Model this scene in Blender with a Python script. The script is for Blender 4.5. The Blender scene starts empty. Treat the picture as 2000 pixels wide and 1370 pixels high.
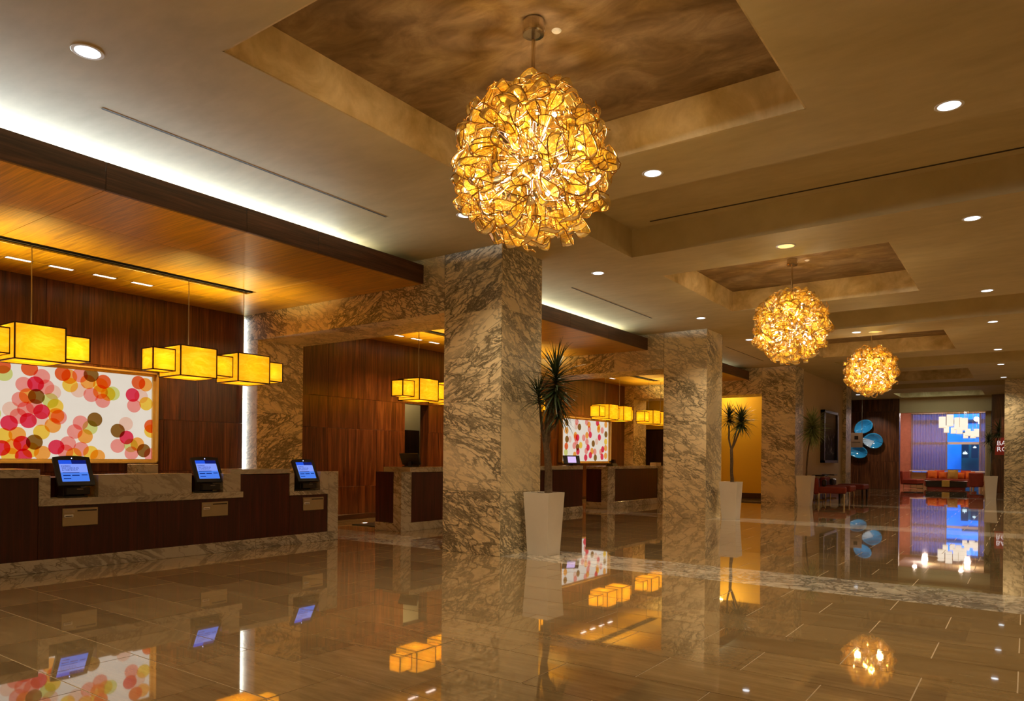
import bpy, math, random
from mathutils import Vector, Matrix, Euler

C = bpy.context.collection
SC = bpy.context.scene
R = math.radians
PI = math.pi

# ------------------------------------------------------------------ camera, world, exposure, large lamps
cam_d = bpy.data.cameras.new('camera')
cam = bpy.data.objects.new('camera', cam_d)
C.objects.link(cam)
cam_d.sensor_width = 36.0
cam_d.lens = 25.23
cam_d.shift_y = 0.104
cam_d.clip_end = 200
cam.matrix_world = Matrix.Translation((0, 0, 1.2)) @ Matrix.Rotation(R(35.675), 4, 'Z') @ Matrix.Rotation(R(90), 4, 'X') @ Matrix.Rotation(R(0.55), 4, 'Z')
SC.camera = cam

w = bpy.data.worlds.new('dusk')
SC.world = w
w.use_nodes = True
w.node_tree.nodes['Background'].inputs[0].default_value = (0.02, 0.16, 0.85, 1)
w.node_tree.nodes['Background'].inputs[1].default_value = 2.0

SC.view_settings.view_transform = 'Standard'
SC.view_settings.look = 'None'
SC.view_settings.gamma = 1.0
SC.view_settings.use_curve_mapping = False
SC.view_settings.exposure = 0.0
SC.cycles.use_denoising = True
SC.cycles.sample_clamp_indirect = 4.0
SC.cycles.max_bounces = 10
SC.cycles.diffuse_bounces = 5
SC.cycles.glossy_bounces = 4
SC.cycles.transparent_max_bounces = 12
SC.cycles.caustics_reflective = False
SC.cycles.caustics_refractive = False

WARM = (1.0, 0.72, 0.42)
POWER = dict(chandelier=110.0, downlight=168.0, cove=120.0, strip=9.0, pendant=1.7, uplight=135.0, soffit=115.0, wallwash=45.0, lounge=230.0, street=650.0, tray=20.0)  # uplight and street drive added fill lamps

ZC = 3.764          # hall ceiling
ZS = 3.443          # wood soffit
HALL = -2.78        # centre line of the hall

def lamp(kind, loc, power, color, rot=(0, 0, 0), size=None, sizey=None, spot=None, blend=0.6, radius=0.05, name='lamp'):
    d = bpy.data.lights.new(name, kind)
    d.energy = power
    d.color = color
    if kind == 'AREA':
        d.shape = 'RECTANGLE'; d.size = size; d.size_y = sizey or size
    elif kind == 'SPOT':
        d.spot_size = spot; d.spot_blend = blend; d.shadow_soft_size = radius
    else:
        d.shadow_soft_size = radius
    o = bpy.data.objects.new(name, d)
    o.location = loc
    o.rotation_euler = rot
    C.objects.link(o)
    return o

# LED cove lines above each soffit, throwing white light out over the hall ceiling
COVE = (0.86, 0.97, 1.0)
for ya, yb, gain in ((-2.5, 6.0, 1.5), (8.1, 12.8, 0.9), (14.8, 19.5, 0.10)):
    lamp('AREA', (-7.08, (ya + yb) / 2, 3.692), POWER['cove'] * gain, COVE, (0, R(-96), 0), 0.11, yb - ya, name='cove_lamp').data.spread = R(95)
# LED line behind the edge of the wood wall, washing the marble pilaster
lamp('AREA', (-10.345, 6.868, 1.75), POWER['strip'], (0.80, 0.92, 1.0), (R(90), 0, R(-28)), 0.05, 3.3, name='edge_lamp')

# ------------------------------------------------------------------ mesh helpers
class G:
    def __init__(s):
        s.v = []; s.f = []
    def add(s, vs, fs):
        n = len(s.v)
        s.v += [tuple(p) for p in vs]
        s.f += [tuple(i + n for i in f) for f in fs]
        return s
    def box(s, x0, x1, y0, y1, z0, z1):
        return s.add([(x0, y0, z0), (x1, y0, z0), (x1, y1, z0), (x0, y1, z0), (x0, y0, z1), (x1, y0, z1), (x1, y1, z1), (x0, y1, z1)],
                     [(0, 3, 2, 1), (4, 5, 6, 7), (0, 1, 5, 4), (1, 2, 6, 5), (2, 3, 7, 6), (3, 0, 4, 7)])
    def bbox(s, x0, x1, y0, y1, z0, z1, b=0.004):
        # box with chamfered edges
        P = []
        for dx, dy, dz in ((b, b, 0), (b, 0, b), (0, b, b)):
            for X in (x0 + dx, x1 - dx):
                for Y in (y0 + dy, y1 - dy):
                    for Z in (z0 + dz, z1 - dz):
                        P.append((X, Y, Z))
        i = lambda k, a, c, d: k * 8 + a * 4 + c * 2 + d
        F = []
        for d in (0, 1): F.append((i(0, 0, 0, d), i(0, 1, 0, d), i(0, 1, 1, d), i(0, 0, 1, d)))
        for c in (0, 1): F.append((i(1, 0, c, 0), i(1, 1, c, 0), i(1, 1, c, 1), i(1, 0, c, 1)))
        for a in (0, 1): F.append((i(2, a, 0, 0), i(2, a, 1, 0), i(2, a, 1, 1), i(2, a, 0, 1)))
        for c in (0, 1):
            for d in (0, 1): F.append((i(0, 0, c, d), i(0, 1, c, d), i(1, 1, c, d), i(1, 0, c, d)))
        for a in (0, 1):
            for d in (0, 1): F.append((i(0, a, 0, d), i(0, a, 1, d), i(2, a, 1, d), i(2, a, 0, d)))
            for c in (0, 1): F.append((i(1, a, c, 0), i(1, a, c, 1), i(2, a, c, 1), i(2, a, c, 0)))
            for c in (0, 1):
                for d in (0, 1): F.append((i(0, a, c, d), i(1, a, c, d), i(2, a, c, d)))
        return s.add(P, F)
    def lathe(s, prof, n=20, c=(0, 0, 0), cap=True):
        vs = []; fs = []
        for r, z in prof:
            for k in range(n):
                a = 2 * PI * k / n
                vs.append((c[0] + r * math.cos(a), c[1] + r * math.sin(a), c[2] + z))
        for j in range(len(prof) - 1):
            for k in range(n):
                k2 = (k + 1) % n
                fs.append((j * n + k, j * n + k2, (j + 1) * n + k2, (j + 1) * n + k))
        if cap:
            fs.append(tuple(range(n))); fs.append(tuple((len(prof) - 1) * n + k for k in range(n)))
        return s.add(vs, fs)
    def tube(s, pts, r, n=6, cap=True):
        pts = [Vector(p) for p in pts]
        if not isinstance(r, (list, tuple)): r = [r] * len(pts)
        vs = []; fs = []
        up = None
        for i, p in enumerate(pts):
            t = (pts[min(i + 1, len(pts) - 1)] - pts[max(i - 1, 0)]).normalized()
            if up is None:
                up = Vector((0, 0, 1)) if abs(t.z) < 0.9 else Vector((1, 0, 0))
            a = (up - t * up.dot(t)).normalized(); up = a
            b = t.cross(a)
            for k in range(n):
                q = 2 * PI * k / n
                vs.append(p + (a * math.cos(q) + b * math.sin(q)) * r[i])
        for i in range(len(pts) - 1):
            for k in range(n):
                k2 = (k + 1) % n
                fs.append((i * n + k, i * n + k2, (i + 1) * n + k2, (i + 1) * n + k))
        if cap:
            fs.append(tuple(range(n))); fs.append(tuple((len(pts) - 1) * n + k for k in range(n)))
        return s.add(vs, fs)
    def frustum(s, w0, d0, w1, d1, z0, z1, c=(0, 0)):
        x, y = c
        return s.add([(x - w0/2, y - d0/2, z0), (x + w0/2, y - d0/2, z0), (x + w0/2, y + d0/2, z0), (x - w0/2, y + d0/2, z0),
                      (x - w1/2, y - d1/2, z1), (x + w1/2, y - d1/2, z1), (x + w1/2, y + d1/2, z1), (x - w1/2, y + d1/2, z1)],
                     [(0, 3, 2, 1), (4, 5, 6, 7), (0, 1, 5, 4), (1, 2, 6, 5), (2, 3, 7, 6), (3, 0, 4, 7)])
    def xf(s, M):
        s.v = [tuple(M @ Vector(p)) for p in s.v]
        return s
    def mesh(s, name, m=None, smooth=False):
        me = bpy.data.meshes.new(name)
        me.from_pydata(s.v, [], s.f)
        me.update()
        if smooth:
            me.polygons.foreach_set('use_smooth', [True] * len(me.polygons))
        if m: me.materials.append(m)
        return me

def put(name, me, parent=None, loc=(0, 0, 0), rot=(0, 0, 0), scale=None):
    o = bpy.data.objects.new(name, me)
    o.location = loc; o.rotation_euler = rot
    if scale is not None: o.scale = scale
    if parent: o.parent = parent
    C.objects.link(o)
    return o

def obj(name, g, m, parent=None, loc=(0, 0, 0), rot=(0, 0, 0), smooth=False, label=None):
    # origin moved to the centre of the geometry so that object-space textures are local
    o = put(name, g.mesh(name, m, smooth), parent, loc, rot)
    if label: o['label'] = label
    return o

def tag(o, label, cat, group=None):
    o['label'] = label; o['category'] = cat
    if group: o['group'] = group
    return o

def thing(name, label, cat, loc=(0, 0, 0), rotz=0.0, group=None):
    o = bpy.data.objects.new(name, None)
    o.empty_display_size = 0.1
    o.location = loc; o.rotation_euler = (0, 0, rotz)
    C.objects.link(o)
    return tag(o, label, cat, group)

def struct(name, g, m, smooth=False):
    o = obj(name, g, m, None, smooth=smooth)
    o['kind'] = 'structure'
    return o

def stuff(o):
    o['kind'] = 'stuff'
    return o

def dup(root, loc, rotz, label, group=None):
    r = root.copy(); C.objects.link(r)
    r.location = loc; r.rotation_euler = (0, 0, rotz)
    r['label'] = label
    if group: r['group'] = group
    for ch in root.children:
        c = ch.copy(); C.objects.link(c); c.parent = r
        for g in ch.children:
            d = g.copy(); C.objects.link(d); d.parent = c
    return r

# ------------------------------------------------------------------ material helpers
def new_mat(name):
    m = bpy.data.materials.new(name); m.use_nodes = True
    nt = m.node_tree
    for n in list(nt.nodes): nt.nodes.remove(n)
    out = nt.nodes.new('ShaderNodeOutputMaterial')
    return m, nt, out

def N(nt, t, **kw):
    n = nt.nodes.new(t)
    for k, v in kw.items():
        if k in n.inputs: n.inputs[k].default_value = v
        else: setattr(n, k, v)
    return n

def L(nt, a, b): nt.links.new(a, b)

def ramp(nt, fac, stops):
    n = nt.nodes.new('ShaderNodeValToRGB')
    e = n.color_ramp.elements
    while len(e) < len(stops): e.new(0.5)
    for k, (p, c) in enumerate(stops):
        e[k].position = p; e[k].color = (*c, 1)
    L(nt, fac, n.inputs[0])
    return n.outputs[0]

def coords(nt, scale=(1, 1, 1), rot=(0, 0, 0), rnd=True):
    tc = N(nt, 'ShaderNodeTexCoord')
    src = tc.outputs['Object']
    if rnd:
        oi = N(nt, 'ShaderNodeObjectInfo')
        mul = N(nt, 'ShaderNodeVectorMath', operation='SCALE')
        cx = N(nt, 'ShaderNodeCombineXYZ')
        for i, k in enumerate((37.0, 91.0, 63.0)):
            mm = N(nt, 'ShaderNodeMath', operation='MULTIPLY'); mm.inputs[1].default_value = k
            L(nt, oi.outputs['Random'], mm.inputs[0]); L(nt, mm.outputs[0], cx.inputs[i])
        ad = N(nt, 'ShaderNodeVectorMath', operation='ADD')
        L(nt, src, ad.inputs[0]); L(nt, cx.outputs[0], ad.inputs[1])
        src = ad.outputs[0]
    mp = N(nt, 'ShaderNodeMapping')
    mp.inputs['Scale'].default_value = scale
    mp.inputs['Rotation'].default_value = rot
    L(nt, src, mp.inputs[0])
    return mp.outputs[0]

def noise(nt, vec, scale, detail=4, rough=0.55, dist=0.0, out=0):
    n = N(nt, 'ShaderNodeTexNoise')
    n.inputs['Scale'].default_value = scale; n.inputs['Detail'].default_value = detail
    n.inputs['Roughness'].default_value = rough; n.inputs['Distortion'].default_value = dist
    L(nt, vec, n.inputs['Vector'])
    return n.outputs[out]

def mixc(nt, fac, a, b, mode='MIX'):
    n = N(nt, 'ShaderNodeMix', data_type='RGBA', blend_type=mode)
    for sock, v in ((n.inputs[0], fac), (n.inputs[6], a), (n.inputs[7], b)):
        if isinstance(v, bpy.types.NodeSocket): L(nt, v, sock)
        elif isinstance(v, (int, float)): sock.default_value = v
        else: sock.default_value = (*v, 1)
    return n.outputs[2]

def principled(nt, out, color, rough=0.5, metal=0.0, spec=0.5, coat=0.0, coat_rough=0.03, normal=None):
    b = N(nt, 'ShaderNodeBsdfPrincipled')
    if isinstance(color, bpy.types.NodeSocket): L(nt, color, b.inputs['Base Color'])
    else: b.inputs['Base Color'].default_value = (*color, 1)
    if isinstance(rough, bpy.types.NodeSocket): L(nt, rough, b.inputs['Roughness'])
    else: b.inputs['Roughness'].default_value = rough
    b.inputs['Metallic'].default_value = metal
    b.inputs['Specular IOR Level'].default_value = spec
    b.inputs['Coat Weight'].default_value = coat
    b.inputs['Coat Roughness'].default_value = coat_rough
    if normal: L(nt, normal, b.inputs['Normal'])
    L(nt, b.outputs[0], out.inputs[0])
    return b

def bump(nt, h, strength=0.1, dist=0.01):
    n = N(nt, 'ShaderNodeBump')
    n.inputs['Strength'].default_value = strength; n.inputs['Distance'].default_value = dist
    L(nt, h, n.inputs['Height'])
    return n.outputs[0]

def plain(name, color, rough=0.5, metal=0.0, spec=0.5, coat=0.0, var=0.08, scale=6.0):
    m, nt, out = new_mat(name)
    f = noise(nt, coords(nt), scale, 3)
    c = ramp(nt, f, [(0.3, tuple(x * (1 - var) for x in color)), (0.7, tuple(min(1, x * (1 + var)) for x in color))])
    principled(nt, out, c, rough, metal, spec, coat)
    return m

def emit(name, color, strength):
    m, nt, out = new_mat(name)
    e = N(nt, 'ShaderNodeEmission'); e.inputs[0].default_value = (*color, 1); e.inputs[1].default_value = strength
    L(nt, e.outputs[0], out.inputs[0])
    return m

# arabescato marble: pale cells divided by tangled grey veins that run on a slant
def marble_mat(name, base, base2, vein, scale=1.0, rough=0.12, slant=24, veinw=1.0, coat=0.3, flip=0.3):
    m, nt, out = new_mat(name)
    tc = N(nt, 'ShaderNodeTexCoord'); oi = N(nt, 'ShaderNodeObjectInfo')
    # some slabs are hung mirrored
    gt = N(nt, 'ShaderNodeMath', operation='LESS_THAN'); L(nt, oi.outputs['Random'], gt.inputs[0]); gt.inputs[1].default_value = flip
    ml = N(nt, 'ShaderNodeMath', operation='MULTIPLY_ADD'); L(nt, gt.outputs[0], ml.inputs[0]); ml.inputs[1].default_value = -2.0; ml.inputs[2].default_value = 1.0
    cm = N(nt, 'ShaderNodeCombineXYZ'); L(nt, ml.outputs[0], cm.inputs[0]); L(nt, ml.outputs[0], cm.inputs[1]); cm.inputs[2].default_value = 1.0
    vm = N(nt, 'ShaderNodeVectorMath', operation='MULTIPLY'); L(nt, tc.outputs['Object'], vm.inputs[0]); L(nt, cm.outputs[0], vm.inputs[1])
    cx = N(nt, 'ShaderNodeCombineXYZ')
    for i, k in enumerate((37.0, 91.0, 63.0)):
        mm = N(nt, 'ShaderNodeMath', operation='MULTIPLY'); mm.inputs[1].default_value = k
        L(nt, oi.outputs['Random'], mm.inputs[0]); L(nt, mm.outputs[0], cx.inputs[i])
    va = N(nt, 'ShaderNodeVectorMath', operation='ADD'); L(nt, vm.outputs[0], va.inputs[0]); L(nt, cx.outputs[0], va.inputs[1])
    v = va.outputs[0]
    mp = N(nt, 'ShaderNodeMapping', vector_type='TEXTURE')
    mp.inputs['Rotation'].default_value = (R(-slant), R(slant), 0)
    mp.inputs['Scale'].default_value = (1.9 / scale, 1.9 / scale, 0.62 / scale)
    L(nt, v, mp.inputs[0])
    warp = noise(nt, mp.outputs[0], 1.7, 5, 0.62, out=1)
    sub = N(nt, 'ShaderNodeVectorMath', operation='SUBTRACT'); L(nt, warp, sub.inputs[0]); sub.inputs[1].default_value = (0.5, 0.5, 0.5)
    sc = N(nt, 'ShaderNodeVectorMath', operation='SCALE'); L(nt, sub.outputs[0], sc.inputs[0]); sc.inputs[3].default_value = 0.62
    ad = N(nt, 'ShaderNodeVectorMath', operation='ADD'); L(nt, mp.outputs[0], ad.inputs[0]); L(nt, sc.outputs[0], ad.inputs[1])
    p = ad.outputs[0]
    def cells(s, wd):
        vo = N(nt, 'ShaderNodeTexVoronoi', feature='DISTANCE_TO_EDGE')
        vo.inputs['Scale'].default_value = s
        L(nt, p, vo.inputs['Vector'])
        return ramp(nt, vo.outputs['Distance'], [(0.0, (1, 1, 1)), (wd * 0.4, (0.7, 0.7, 0.7)), (wd, (0, 0, 0))])
    a = cells(5.0, 0.070 * veinw); b = cells(11.0, 0.12 * veinw)
    n1 = noise(nt, p, 2.6, 8, 0.62, 0.4)
    rg = ramp(nt, n1, [(0.455, (0, 0, 0)), (0.492, (0.85, 0.85, 0.85)), (0.508, (0.85, 0.85, 0.85)), (0.545, (0, 0, 0))])
    dens = noise(nt, mp.outputs[0], 1.1, 3, 0.55)
    msk = ramp(nt, dens, [(0.46, (0.0, 0.0, 0.0)), (0.62, (1, 1, 1))])
    msk2 = ramp(nt, dens, [(0.32, (0.08, 0.08, 0.08)), (0.52, (1, 1, 1))])
    a2 = mixc(nt, 1.0, a, msk2, 'MULTIPLY')
    b2 = mixc(nt, 1.0, b, msk, 'MULTIPLY')
    tot = mixc(nt, 1.0, a2, b2, 'LIGHTEN')
    tot = mixc(nt, 1.0, tot, mixc(nt, 1.0, rg, msk2, 'MULTIPLY'), 'LIGHTEN')
    smoke = ramp(nt, noise(nt, p, 1.8, 5, 0.6), [(0.60, (0, 0, 0)), (0.78, (0.7, 0.7, 0.7))])
    tot = mixc(nt, 0.7, tot, smoke, 'LIGHTEN')
    rz = N(nt, 'ShaderNodeMath', operation='MULTIPLY'); L(nt, oi.outputs['Random'], rz.inputs[0]); rz.inputs[1].default_value = 7.31
    fr = N(nt, 'ShaderNodeMath', operation='FRACT'); L(nt, rz.outputs[0], fr.inputs[0])
    tot = mixc(nt, 1.0, tot, ramp(nt, fr.outputs[0], [(0.0, (0.50, 0.50, 0.50)), (0.35, (0.9, 0.9, 0.9)), (1.0, (1, 1, 1))]), 'MULTIPLY')
    bc = mixc(nt, noise(nt, v, 2.0 * scale, 4), base, base2)
    col = mixc(nt, tot, bc, vein)
    principled(nt, out, col, rough, coat=coat)
    return m

def wood_mat(name, dark, mid, light, axis='Z', rough=0.28, coat=0.25, fine=1.0, lacquer=None):
    m, nt, out = new_mat(name)
    st = {'Z': (9, 9, 0.55), 'X': (0.55, 9, 9), 'Y': (9, 0.55, 9)}[axis]
    v = coords(nt, st)
    a = noise(nt, v, 1.2, 6, 0.65, 1.2)
    st2 = {'Z': (70, 70, 1.5), 'X': (1.5, 70, 70), 'Y': (70, 1.5, 70)}[axis]
    b = noise(nt, coords(nt, st2), 1.0 * fine, 3, 0.6)
    c1 = ramp(nt, a, [(0.30, dark), (0.50, mid), (0.72, light)])
    c2 = ramp(nt, b, [(0.38, (0.45, 0.42, 0.42)), (0.60, (1, 1, 1))])
    col = mixc(nt, 0.85, c1, c2, 'MULTIPLY')
    oi = N(nt, 'ShaderNodeObjectInfo')
    sh = ramp(nt, oi.outputs['Random'], [(0.0, (0.82, 0.80, 0.8)), (1.0, (1.12, 1.08, 1.05))])
    col = mixc(nt, 1.0, col, sh, 'MULTIPLY')
    b = principled(nt, out, col, rough, coat=coat, coat_rough=0.30)
    if lacquer:
        b.inputs['Coat IOR'].default_value = 1.9; b.inputs['Coat Tint'].default_value = (*lacquer, 1); b.inputs['Coat Roughness'].default_value = 0.36
    return m

def tile_mat(name, c1, c2, c3, rough=0.035, streak='X'):
    m, nt, out = new_mat(name)
    oi = N(nt, 'ShaderNodeObjectInfo')
    st = (1.2, 9.0, 5.0)
    a = noise(nt, coords(nt, st), 1.5, 6, 0.62, 0.6)
    b = noise(nt, coords(nt, (4, 34, 10)), 1.0, 4, 0.7, 0.3)
    col = ramp(nt, a, [(0.28, c1), (0.52, c2), (0.76, c3)])
    col = mixc(nt, 0.30, col, ramp(nt, b, [(0.35, (0.55, 0.5, 0.45)), (0.65, (1.1, 1.1, 1.1))]), 'MULTIPLY')
    sh = ramp(nt, oi.outputs['Random'], [(0.0, (0.70, 0.68, 0.66)), (0.10, (0.88, 0.87, 0.86)), (0.6, (1.0, 1.0, 1.0)), (1.0, (1.12, 1.11, 1.10))])
    col = mixc(nt, 1.0, col, sh, 'MULTIPLY')
    wav = noise(nt, coords(nt, (1, 1, 1)), 3.0, 2)
    principled(nt, out, col, rough, spec=0.5, coat=0.85, coat_rough=0.015, normal=bump(nt, wav, 0.02, 0.004))
    return m

def mottled(name, a, b, c, scale, rough=0.6, spec=0.3, stretch=(1, 1, 1)):
    m, nt, out = new_mat(name)
    v = coords(nt, stretch, rnd=False)
    f = noise(nt, v, scale, 7, 0.62, 0.8)
    g = noise(nt, v, scale * 5, 4, 0.6)
    col = ramp(nt, f, [(0.30, a), (0.50, b), (0.70, c)])
    col = mixc(nt, 0.22, col, ramp(nt, g, [(0.3, (0.6, 0.6, 0.6)), (0.7, (1.15, 1.15, 1.15))]), 'MULTIPLY')
    principled(nt, out, col, rough, spec=spec)
    return m

M = {}
M['marble'] = marble_mat('arabescato_marble', (0.88, 0.77, 0.54), (0.82, 0.69, 0.45), (0.055, 0.047, 0.030), rough=0.42, coat=0.0)
M['marble_soft'] = marble_mat('counter_marble', (0.52, 0.46, 0.37), (0.42, 0.36, 0.27), (0.16, 0.13, 0.095), scale=0.9, veinw=0.45, rough=0.18)
M['marble_floor'] = marble_mat('floor_marble', (0.82, 0.77, 0.68), (0.74, 0.68, 0.58), (0.12, 0.11, 0.10), scale=1.5, slant=0, rough=0.04, coat=0.5)
M['tile'] = tile_mat('polished_travertine', (0.30, 0.215, 0.115), (0.385, 0.285, 0.155), (0.45, 0.345, 0.20))
M['grout'] = plain('pale_grout', (0.68, 0.57, 0.41), 0.5)
M['wood'] = wood_mat('rosewood_veneer', (0.035, 0.008, 0.003), (0.125, 0.036, 0.011), (0.26, 0.095, 0.030), 'Z')
M['wood_counter'] = wood_mat('dark_rosewood', (0.024, 0.002, 0.002), (0.055, 0.006, 0.005), (0.10, 0.014, 0.009), 'Z', rough=0.3, coat=0.15)
M['wood_soffit'] = wood_mat('amber_lit_soffit_veneer', (0.34, 0.20, 0.004), (0.62, 0.41, 0.008), (0.76, 0.54, 0.014), 'X', rough=0.40, coat=1.0, lacquer=(1.0, 0.80, 0.25))  # gold tone raised to stand in for amber lamp glow on the veneer
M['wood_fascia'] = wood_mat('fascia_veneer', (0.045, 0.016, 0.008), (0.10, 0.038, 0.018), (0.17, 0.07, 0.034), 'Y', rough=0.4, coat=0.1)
M['plaster'] = mottled('ceiling_plaster', (0.50, 0.41, 0.215), (0.56, 0.46, 0.245), (0.60, 0.495, 0.275), 0.7, stretch=(1, 2.5, 1))
M['plaster_wall'] = plain('beige_wall_paint', (0.62, 0.47, 0.27), 0.7, var=0.03, scale=1.0)
M['mustard'] = plain('mustard_wall_paint', (0.78, 0.50, 0.035), 0.65, var=0.03, scale=1.0)
M['bronze'] = mottled('bronze_faux_finish', (0.13, 0.082, 0.040), (0.225, 0.150, 0.078), (0.36, 0.26, 0.145), 2.3, stretch=(1, 1.8, 1))
M['gilt'] = mottled('gilded_faux_finish', (0.42, 0.31, 0.14), (0.62, 0.48, 0.25), (0.80, 0.66, 0.40), 2.2)
M['black'] = plain('black_plastic', (0.012, 0.012, 0.014), 0.35)
M['dark_slot'] = plain('dark_slot', (0.015, 0.010, 0.008), 0.7)
M['chrome'] = plain('polished_nickel', (0.72, 0.66, 0.58), 0.12, 1.0, var=0.03)
M['satin'] = plain('satin_metal', (0.50, 0.45, 0.38), 0.35, 1.0, var=0.04)
M['brass_plate'] = plain('champagne_plate', (0.42, 0.34, 0.21), 0.35, 0.6, var=0.04)
M['brass'] = plain('polished_brass', (0.85, 0.62, 0.30), 0.2, 1.0)
M['white'] = plain('white_lacquer', (0.74, 0.70, 0.66), 0.28, coat=0.2, var=0.02)
M['trim_white'] = plain('white_trim', (0.8, 0.8, 0.8), 0.4, var=0.02)
M['soil'] = plain('dark_soil', (0.02, 0.012, 0.008), 0.9, var=0.4, scale=60)
M['leaf'] = plain('dracaena_leaf', (0.035, 0.060, 0.022), 0.4, var=0.4, scale=3)
M['leaf_pale'] = plain('pale_dracaena_leaf', (0.22, 0.28, 0.12), 0.42, var=0.5, scale=9)
M['bark'] = plain('dracaena_bark', (0.10, 0.062, 0.032), 0.85, var=0.4, scale=40)
M['gold_frame'] = plain('gilt_frame', (0.62, 0.44, 0.15), 0.35, 0.4, var=0.08)
M['frame_dark'] = plain('dark_picture_frame', (0.018, 0.010, 0.008), 0.4)
M['door'] = wood_mat('dark_door', (0.02, 0.008, 0.004), (0.045, 0.02, 0.010), (0.07, 0.032, 0.016), 'Z', rough=0.4)
M['baseboard'] = wood_mat('baseboard_wood', (0.03, 0.009, 0.004), (0.06, 0.02, 0.008), (0.09, 0.03, 0.014), 'Y')
M['red'] = plain('red_upholstery', (0.26, 0.035, 0.018), 0.75, var=0.15)
M['orange'] = plain('orange_cushion', (0.72, 0.17, 0.02), 0.8, var=0.1)
M['gold_cloth'] = plain('ochre_cushion', (0.55, 0.36, 0.08), 0.8, var=0.1)
M['rust'] = plain('rust_cushion', (0.55, 0.07, 0.02), 0.8, var=0.1)
M['bowl'] = plain('blue_glazed_bowl', (0.03, 0.28, 0.60), 0.12, coat=0.6, var=0.25, scale=2)
M['bowl_pale'] = plain('pale_ribbed_glaze', (0.42, 0.55, 0.72), 0.12, coat=0.6, var=0.15, scale=4)
M['red_sign'] = plain('red_sign_panel', (0.42, 0.035, 0.022), 0.4)
M['salmon'] = plain('salmon_wall', (0.50, 0.21, 0.14), 0.6, var=0.1)
M['street_blue'] = plain('blue_facade', (0.05, 0.38, 0.92), 0.6, var=0.15, scale=0.8)
M['street_green'] = plain('green_facade', (0.035, 0.13, 0.12), 0.5, var=0.2, scale=1.2)
M['street_dark'] = plain('dark_banner', (0.02, 0.035, 0.05), 0.6)
M['downlight'] = emit('downlight_lens', (0.86, 0.93, 1.0), 3.2)
M['soffit_glow'] = emit('soffit_lamp_lens', (1.0, 0.72, 0.58), 4.0)
M['bulb'] = emit('halogen_bulb', (1.0, 0.86, 0.62), 60.0)
M['white_print'] = emit('lit_white_letters', (1.0, 0.86, 0.82), 0.75)
M['leaf_sign'] = emit('lit_white_leaf_emblem', (0.75, 0.95, 1.0), 1.6)
M['led_blue'] = emit('camera_led', (0.45, 0.5, 1.0), 6.0)

def amber_glass():
    m, nt, out = new_mat('amber_glass')
    oi = N(nt, 'ShaderNodeObjectInfo')
    col = ramp(nt, noise(nt, coords(nt), 7, 3), [(0.3, (0.74, 0.42, 0.035)), (0.55, (0.94, 0.62, 0.09)), (0.8, (1.0, 0.82, 0.28))])
    tr = N(nt, 'ShaderNodeBsdfTransparent'); L(nt, ramp(nt, oi.outputs['Random'], [(0, (0.99, 0.84, 0.36)), (1, (1.0, 0.93, 0.56))]), tr.inputs[0])
    tl = N(nt, 'ShaderNodeBsdfTranslucent'); L(nt, col, tl.inputs[0])
    df = N(nt, 'ShaderNodeBsdfDiffuse'); L(nt, col, df.inputs[0])
    gl = N(nt, 'ShaderNodeBsdfGlossy'); gl.inputs['Roughness'].default_value = 0.12; gl.inputs[0].default_value = (1, 0.9, 0.7, 1)
    a = N(nt, 'ShaderNodeMixShader'); a.inputs[0].default_value = 0.30; L(nt, tl.outputs[0], a.inputs[1]); L(nt, df.outputs[0], a.inputs[2])
    b = N(nt, 'ShaderNodeMixShader'); b.inputs[0].default_value = 0.72; L(nt, a.outputs[0], b.inputs[1]); L(nt, tr.outputs[0], b.inputs[2])
    lw = N(nt, 'ShaderNodeLayerWeight'); lw.inputs[0].default_value = 0.25
    mul = N(nt, 'ShaderNodeMath', operation='MULTIPLY_ADD'); L(nt, lw.outputs['Fresnel'], mul.inputs[0]); mul.inputs[1].default_value = 0.8; mul.inputs[2].default_value = 0.04
    c = N(nt, 'ShaderNodeMixShader'); L(nt, mul.outputs[0], c.inputs[0]); L(nt, b.outputs[0], c.inputs[1]); L(nt, gl.outputs[0], c.inputs[2])
    L(nt, c.outputs[0], out.inputs[0])
    return m
M['amber'] = amber_glass()
M['amber_rim'] = plain('deep_amber_rim', (0.46, 0.22, 0.025), 0.08, coat=1.0)
M['wire'] = plain('silver_wire', (0.62, 0.60, 0.66), 0.22, 1.0, var=0.03)

def shade_mat():
    # alabaster lamp panels: lit through from the bulb inside, with a steady glow of their own
    m, nt, out = new_mat('alabaster_shade')
    f = noise(nt, coords(nt, (1, 1, 2.6)), 4.0, 6, 0.65, 1.5)
    col = ramp(nt, f, [(0.25, (1.0, 0.40, 0.006)), (0.48, (1.0, 0.50, 0.012)), (0.72, (1.0, 0.62, 0.04))])
    tl = N(nt, 'ShaderNodeBsdfTranslucent'); L(nt, col, tl.inputs[0])
    e = N(nt, 'ShaderNodeEmission'); L(nt, col, e.inputs[0]); e.inputs[1].default_value = 0.45
    a = N(nt, 'ShaderNodeAddShader'); L(nt, tl.outputs[0], a.inputs[0]); L(nt, e.outputs[0], a.inputs[1])
    L(nt, a.outputs[0], out.inputs[0])
    return m
M['shade'] = shade_mat()

def disc_mat():
    m, nt, out = new_mat('translucent_paper_disc')
    oi = N(nt, 'ShaderNodeObjectInfo')
    f = noise(nt, coords(nt), 9, 4)
    c = mixc(nt, 0.12, oi.outputs['Color'], ramp(nt, f, [(0.3, (0.5, 0.5, 0.5)), (0.7, (1, 1, 1))]), 'MULTIPLY')
    tr = N(nt, 'ShaderNodeBsdfTransparent'); L(nt, c, tr.inputs[0])
    L(nt, tr.outputs[0], out.inputs[0])
    return m
M['disc'] = disc_mat()

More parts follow.
